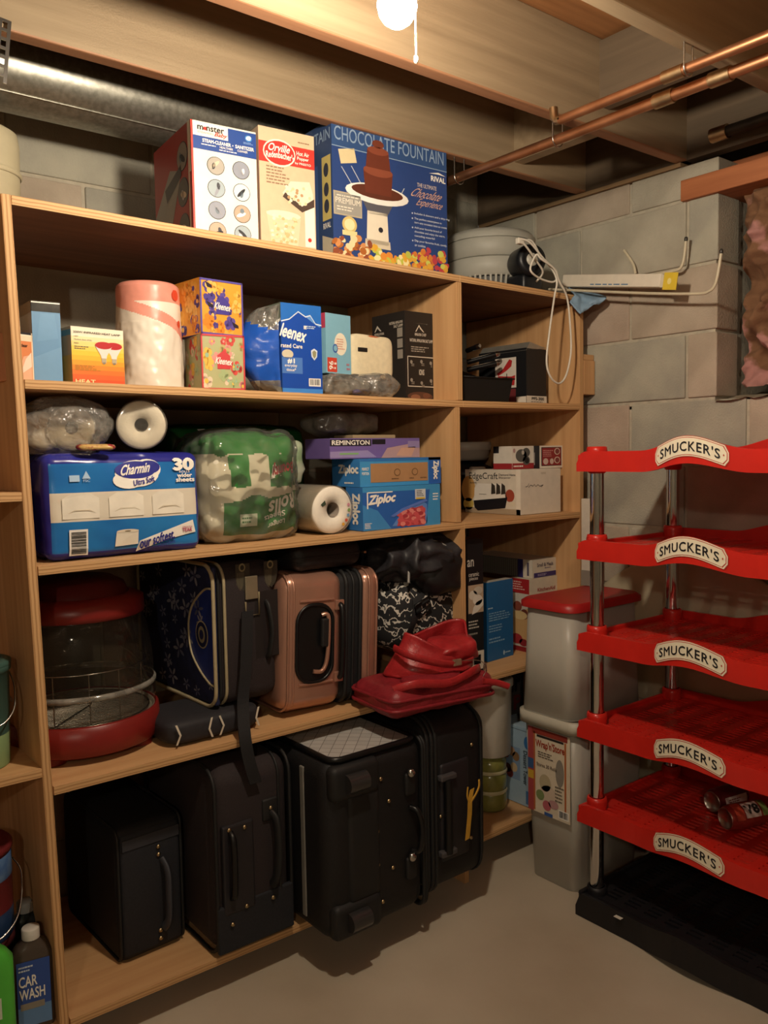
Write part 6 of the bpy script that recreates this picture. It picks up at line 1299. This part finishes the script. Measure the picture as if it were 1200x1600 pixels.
fl = MB(); o_ = rrect(2*sx+.03, 2*sy+.03, .04, 6); i_ = rrect(2*sx-.004, 2*sy-.004, .03, 6); n = len(o_)
V = [(x, y, .485) for x, y in o_]+[(x, y, .52) for x, y in o_]+[(x, y, .52) for x, y in i_]+[(x, y, .485) for x, y in i_]
fl.add(V, [(k*n+i, k*n+(i+1) % n, (k+1) % 4*n+(i+1) % n, (k+1) % 4*n+i) for k in range(4) for i in range(n)], 0, True).build('flange', mat('milky_plastic', '#b9b5a6', .45, var=.04), t)
CARDW = .16; cz0, cz1 = .215, .475
cardm = MB().box(-sx-.0035, -.085, cz0, -sx-.0015, .075, cz1); co = cardm.build('label_card', paper('#d6cab4'), t)
p = Pr(lambda u, v, o: (-sx-.0036-o, .075-.16*u, cz0+(cz1-cz0)*v))
p.rect(0, .0, .14, 1, ink('#a3484a'), 1, 'card_edge'); p.rect(0, .5, .14, .62, ink('#3a5a8a'), 2, 'card_edge'); p.rect(0, .38, .14, .48, ink('#c9a03a'), 2, 'card_edge'); p.rect(.14, .02, .18, .95, ink('#b0653a'), 2, 'card_edge'); p.rect(.88, .1, .92, .92, ink('#b0653a'), 2, 'card_edge'); p.rect(.1, .93, .95, 1, ink('#8f3a30'), 2, 'card_edge'); p.rect(.22, .90, .86, .925, ink('#2b2624'), 2, 'card_edge')
p.text("Wrap'n'Store", .2, .76, .88, .87, ink('#9c3a24'), 4, bold=.03); p.lines(.25, .66, .7, .74, 3, ink('#5a5048'), 3); p.text("Stores 30 Rolls", .22, .56, .70, .60, ink('#4a4038'), 4, bold=.01); p.ell(.77, .55, .1, .16, ink('#8a847a'), 2); p.ell(.42, .38, .14, .1, ink('#b5a88a'), 2); p.ell(.5, .26, .2, .1, ink('#c9b7a4'), 2); p.ell(.3, .22, .1, .06, ink('#7a8a5a'), 3); p.ell(.62, .16, .12, .05, ink('#b58a8a'), 3); p.ell(.46, .12, .1, .06, ink('#b5616a'), 3); p.lines(.66, .2, .9, .4, 5, ink('#6a5f52'), 5); p.barcode(.74, .03, .98, .13, 5); p.rect(.4, .0, .6, .04, ink('#3a5a9a'), 3); p.build(t)
t2 = MB().blob(.10, .09, .30, .8, .8, .15, 9, 4, 24, 16, flatb=.0).build('bin_content', mat('mixed_wrapping_paper', '#a58a80', .6, sc=14, col2='#9a3a34', ramp=(.55, .62)), t); t2.location = (-.03, -.045, .01)
# upper bin with red lid
ux0, ux1, uy0, uy1 = 1.90, 2.25, -.262, -.055
t = thing('lidded_clear_bin', 'frosted plastic bin with a red lid standing on the taller clear bin', 'storage bin', ((ux0+ux1)/2, (uy0+uy1)/2, .521)); sx, sy = (ux1-ux0)/2, (uy1-uy0)/2
mb = MB(); lo = rrect(2*sx, 2*sy, .04, 6); hi = rrect(2*sx-.02, 2*sy-.02, .04, 6); n = len(lo)
V = [(x, y, 0) for x, y in lo]+[(x, y, .322) for x, y in hi]; mb.add(V, [(i, (i+1) % n, n+(i+1) % n, n+i) for i in range(n)], 0, True); mb.add(V[:n], [tuple(range(n))[::-1]]); mb.build('bin_body', BIN, t, solid=.002)
ld = MB(); o_ = rrect(2*sx+.012, 2*sy+.012, .045, 6); n = len(o_)
V = [(x, y, .318) for x, y in o_]+[(x, y, .334) for x, y in o_]+[(x*.93, y*.9, .343) for x, y in o_]; ld.add(V, [(k*n+i, k*n+(i+1) % n, (k+1)*n+(i+1) % n, (k+1)*n+i) for k in range(2) for i in range(n)], 0, True); ld.add([(x*.93, y*.9, .343) for x, y in o_], [tuple(range(n))]); ld.add(V[:n], [tuple(range(n))[::-1]])
ld.build('lid', mat('dull_red_plastic', '#a3201f', .4, var=.06), t)
MB().cyl(.022, .002, .22, (-.09, .02, 0), 20).build('inner_bottle', mat('pale_yellow_bottle', '#c9c09a', .5), t); MB().cyl(.018, .22, .25, (-.09, .02, 0), 20).build('inner_bottle_cap', plast('#d8d2c4'), t)
# round top leaning on the wall, white board
t = MB().lathe([(1e-4, 0), (.475, 0), (.485, -.004), (.485, -.018), (.475, -.022), (1e-4, -.022)], 72, ax='x').build('round_table_top', mat('cream_laminate', '#b9ad93', .4, var=.05)); t.location = (2.334, -.375, .492); t.rotation_euler = (0, .02, 0); tag(t, 'round cream table top leaning against the block wall behind the rack', 'table top')
e0 = aty(911, 777, -.012); e1 = aty(917, 925, -.012)
zb_ = .8655
t = thing('white_board', 'thin white board standing on the red lid against the shelving side', 'board', (2.20, -.03, zb_))
t.location = (2.215, -.075, zb_)
MB().rbox(-.004, -.025, 0, .004, .025, e0.z-zb_, .002).build('panel', paper('#cfc8bb'), t); MB().box(-.0055, -.025, .0, -.0042, .025, .05).build('dark_edge', paper('#8d867a'), t); t.rotation_euler = (0, .0, .05)
# ================================================================ left bay, cut by the frame
TEAL = plast('#3c5a52', .4)
e = aty(18, 1105, .09); r = .075
t = thing('teal_bucket', 'dark teal bucket with a wire handle on the left bay shelf', 'bucket', (e.x-.072, .11, .665))
MB().lathe([(1e-4, 0), (.066, 0), (.068, .003), (.0702, .07)], 36, m=1).lathe([(.0702, .07), (.074, .2), (.078, .203), (.078, .215), (.074, .217), (.072, .205), (.068, .01)], 36).build('pail', [TEAL, plast('#8fae7c', .5)], t)
MB().lathe([(.0785, .214), (.079, .222), (.06, .228), (.058, .22), (1e-4, .219)], 36).build('lid', TEAL, t)
MB().tube(spline([(.076, -.0, .19), (.078, -.03, .16), (.062, -.07, .12), (.02, -.09, .1), (-.05, -.07, .12), (-.076, 0, .19)], 8), .002, 6).build('wire_handle', STEEL, t)
e = aty(20, 1350, .12)
t = thing('paint_can', 'dark blue metal paint can with a wire handle in the bottom of the left bay', 'paint can', (e.x-.088, .13, .0965))
MB().lathe([(1e-4, 0), (.084, 0), (.086, .004), (.086, .06)], 40, m=1).lathe([(.086, .06), (.086, .185), (.09, .188), (.09, .196), (.086, .2), (.078, .196), (1e-4, .195)], 40).build('can', [mat('dark_red_label', '#6a2226', .4), mat('blue_label_can', '#2c4a78', .35, metal=.2, var=.1)], t)
for m_ in t.children[0].data.materials: pass
MB().lathe([(.0865, .13), (.087, .131), (.087, .18), (.0865, .181)], 40).build('label', mat('blue_white_label', '#6f8fb5', .4, sc=30, col2='#2f5a9a'), t)
MB().tube(spline([(.088, -.01, .15), (.098, -.04, .12), (.07, -.09, .05), (0, -.11, .03), (-.08, -.05, .1), (-.088, -.01, .15)], 8), .002, 6).build('wire_handle', STEEL, t)
t.location.z = .19+.1
stp = thing('lower_paint_can', 'dark red based paint can stacked underneath the blue can in the left bay', 'paint can', (e.x-.088, .13, .0965)); MB().lathe([(1e-4, 0), (.08, 0), (.083, .004), (.083, .175), (.087, .178), (.087, .188), (.083, .192), (1e-4, .191)], 40).build('can', mat('dark_maroon_can', '#4a1c20', .4), stp); MB().lathe([(.0835, .06), (.084, .061), (.084, .14), (.0835, .141)], 40).build('label', paper('#7a2a2c'), stp)
def bottle(px, py, y, z, w, d, h, body, capc, lab, name, prf=None, nk=.016):
    e = aty(px, py, y); t = thing(name, lab, 'bottle', (e.x, y, z), -.2)
    prof = [(.97, .0), (1, .02), (1, .76), (.93, .83), (.6, .89), (.42, .905)]
    mb = MB(); V = []
    m = 36
    for k, (s_, v) in enumerate([(1e-3, 0)]+prof):
        for i in range(m):
            a = 2*PI*i/m; ex = .55; cx = math.copysign(abs(math.cos(a))**ex, math.cos(a)); cy = math.copysign(abs(math.sin(a))**ex, math.sin(a))
            q = min(1, max(0, (v-.8)/.1)); rx = w/2*s_*(1-q)+nk*q; ry = d/2*s_*(1-q)+nk*q
            V.append((rx*(cx*(1-q)+math.cos(a)*q) if s_ > .01 else 0, ry*(cy*(1-q)+math.sin(a)*q) if s_ > .01 else 0, h*v))
    Fc = [(k*m+i, k*m+(i+1) % m, (k+1)*m+(i+1) % m, (k+1)*m+i) for k in range(len(prof)) for i in range(m)]
    mb.add(V, Fc, 0, True); mb.build('bottle_body', body, t)
    MB().lathe([(nk*1.15, h*.895), (nk*1.15, h*.99), (nk*1.05, h), (1e-4, h)], 24).build('cap', capc, t)
    if prf: p = Pr(lambda u, v, o: (-w*.40+w*.80*u, -d/2-.0012-o, h*.06+h*.66*v)); prf(p); p.build(t)
    return t
def carw(p): p.rect(0, 0, 1, 1, ink('#2f4f9a'), 1, 'label'); p.rect(0, 0, 1, .3, ink('#5f86b5'), 2, 'label'); p.text('CAR', .06, .62, .60, .78, W, 4, bold=.02); p.text('WASH', .06, .42, .82, .58, W, 4, bold=.02); p.lines(.06, .84, .5, .95, 2, ink('#c9d4e2'), 2); p.rect(.08, .26, .8, .36, ink('#8a8478'), 3, 'label')
bottle(51, 1520, .045, .0965, .082, .05, aty(50, 1447, .045).z-.0965, mat('dark_brown_bottle', '#4a4038', .25, var=.1), plast('#c9c4bb'), 'car wash bottle with a blue label and white cap in front of the left upright', 'car_wash_bottle', carw)
bottle(41, 1450, .16, .0965, .07, .05, aty(41, 1406, .16).z-.0965, mat('dark_green_bottle', '#232a2c', .25, var=.1), plast('#a9aaa8'), 'dark bottle with a grey white cap standing behind the car wash bottle', 'dark_bottle')
def greenp(p): p.rect(.2, .45, .8, .7, ink('#c9d4c0'), 2, 'label')
bottle(-20, 1540, -.01, .0965, .1, .06, aty(0, 1445, .0).z-.0965, mat('lime_green_bottle', '#4fae3c', .3, var=.05), plast('#3a3234'), 'bright green plastic bottle at the lower left edge', 'green_bottle', greenp, .02)
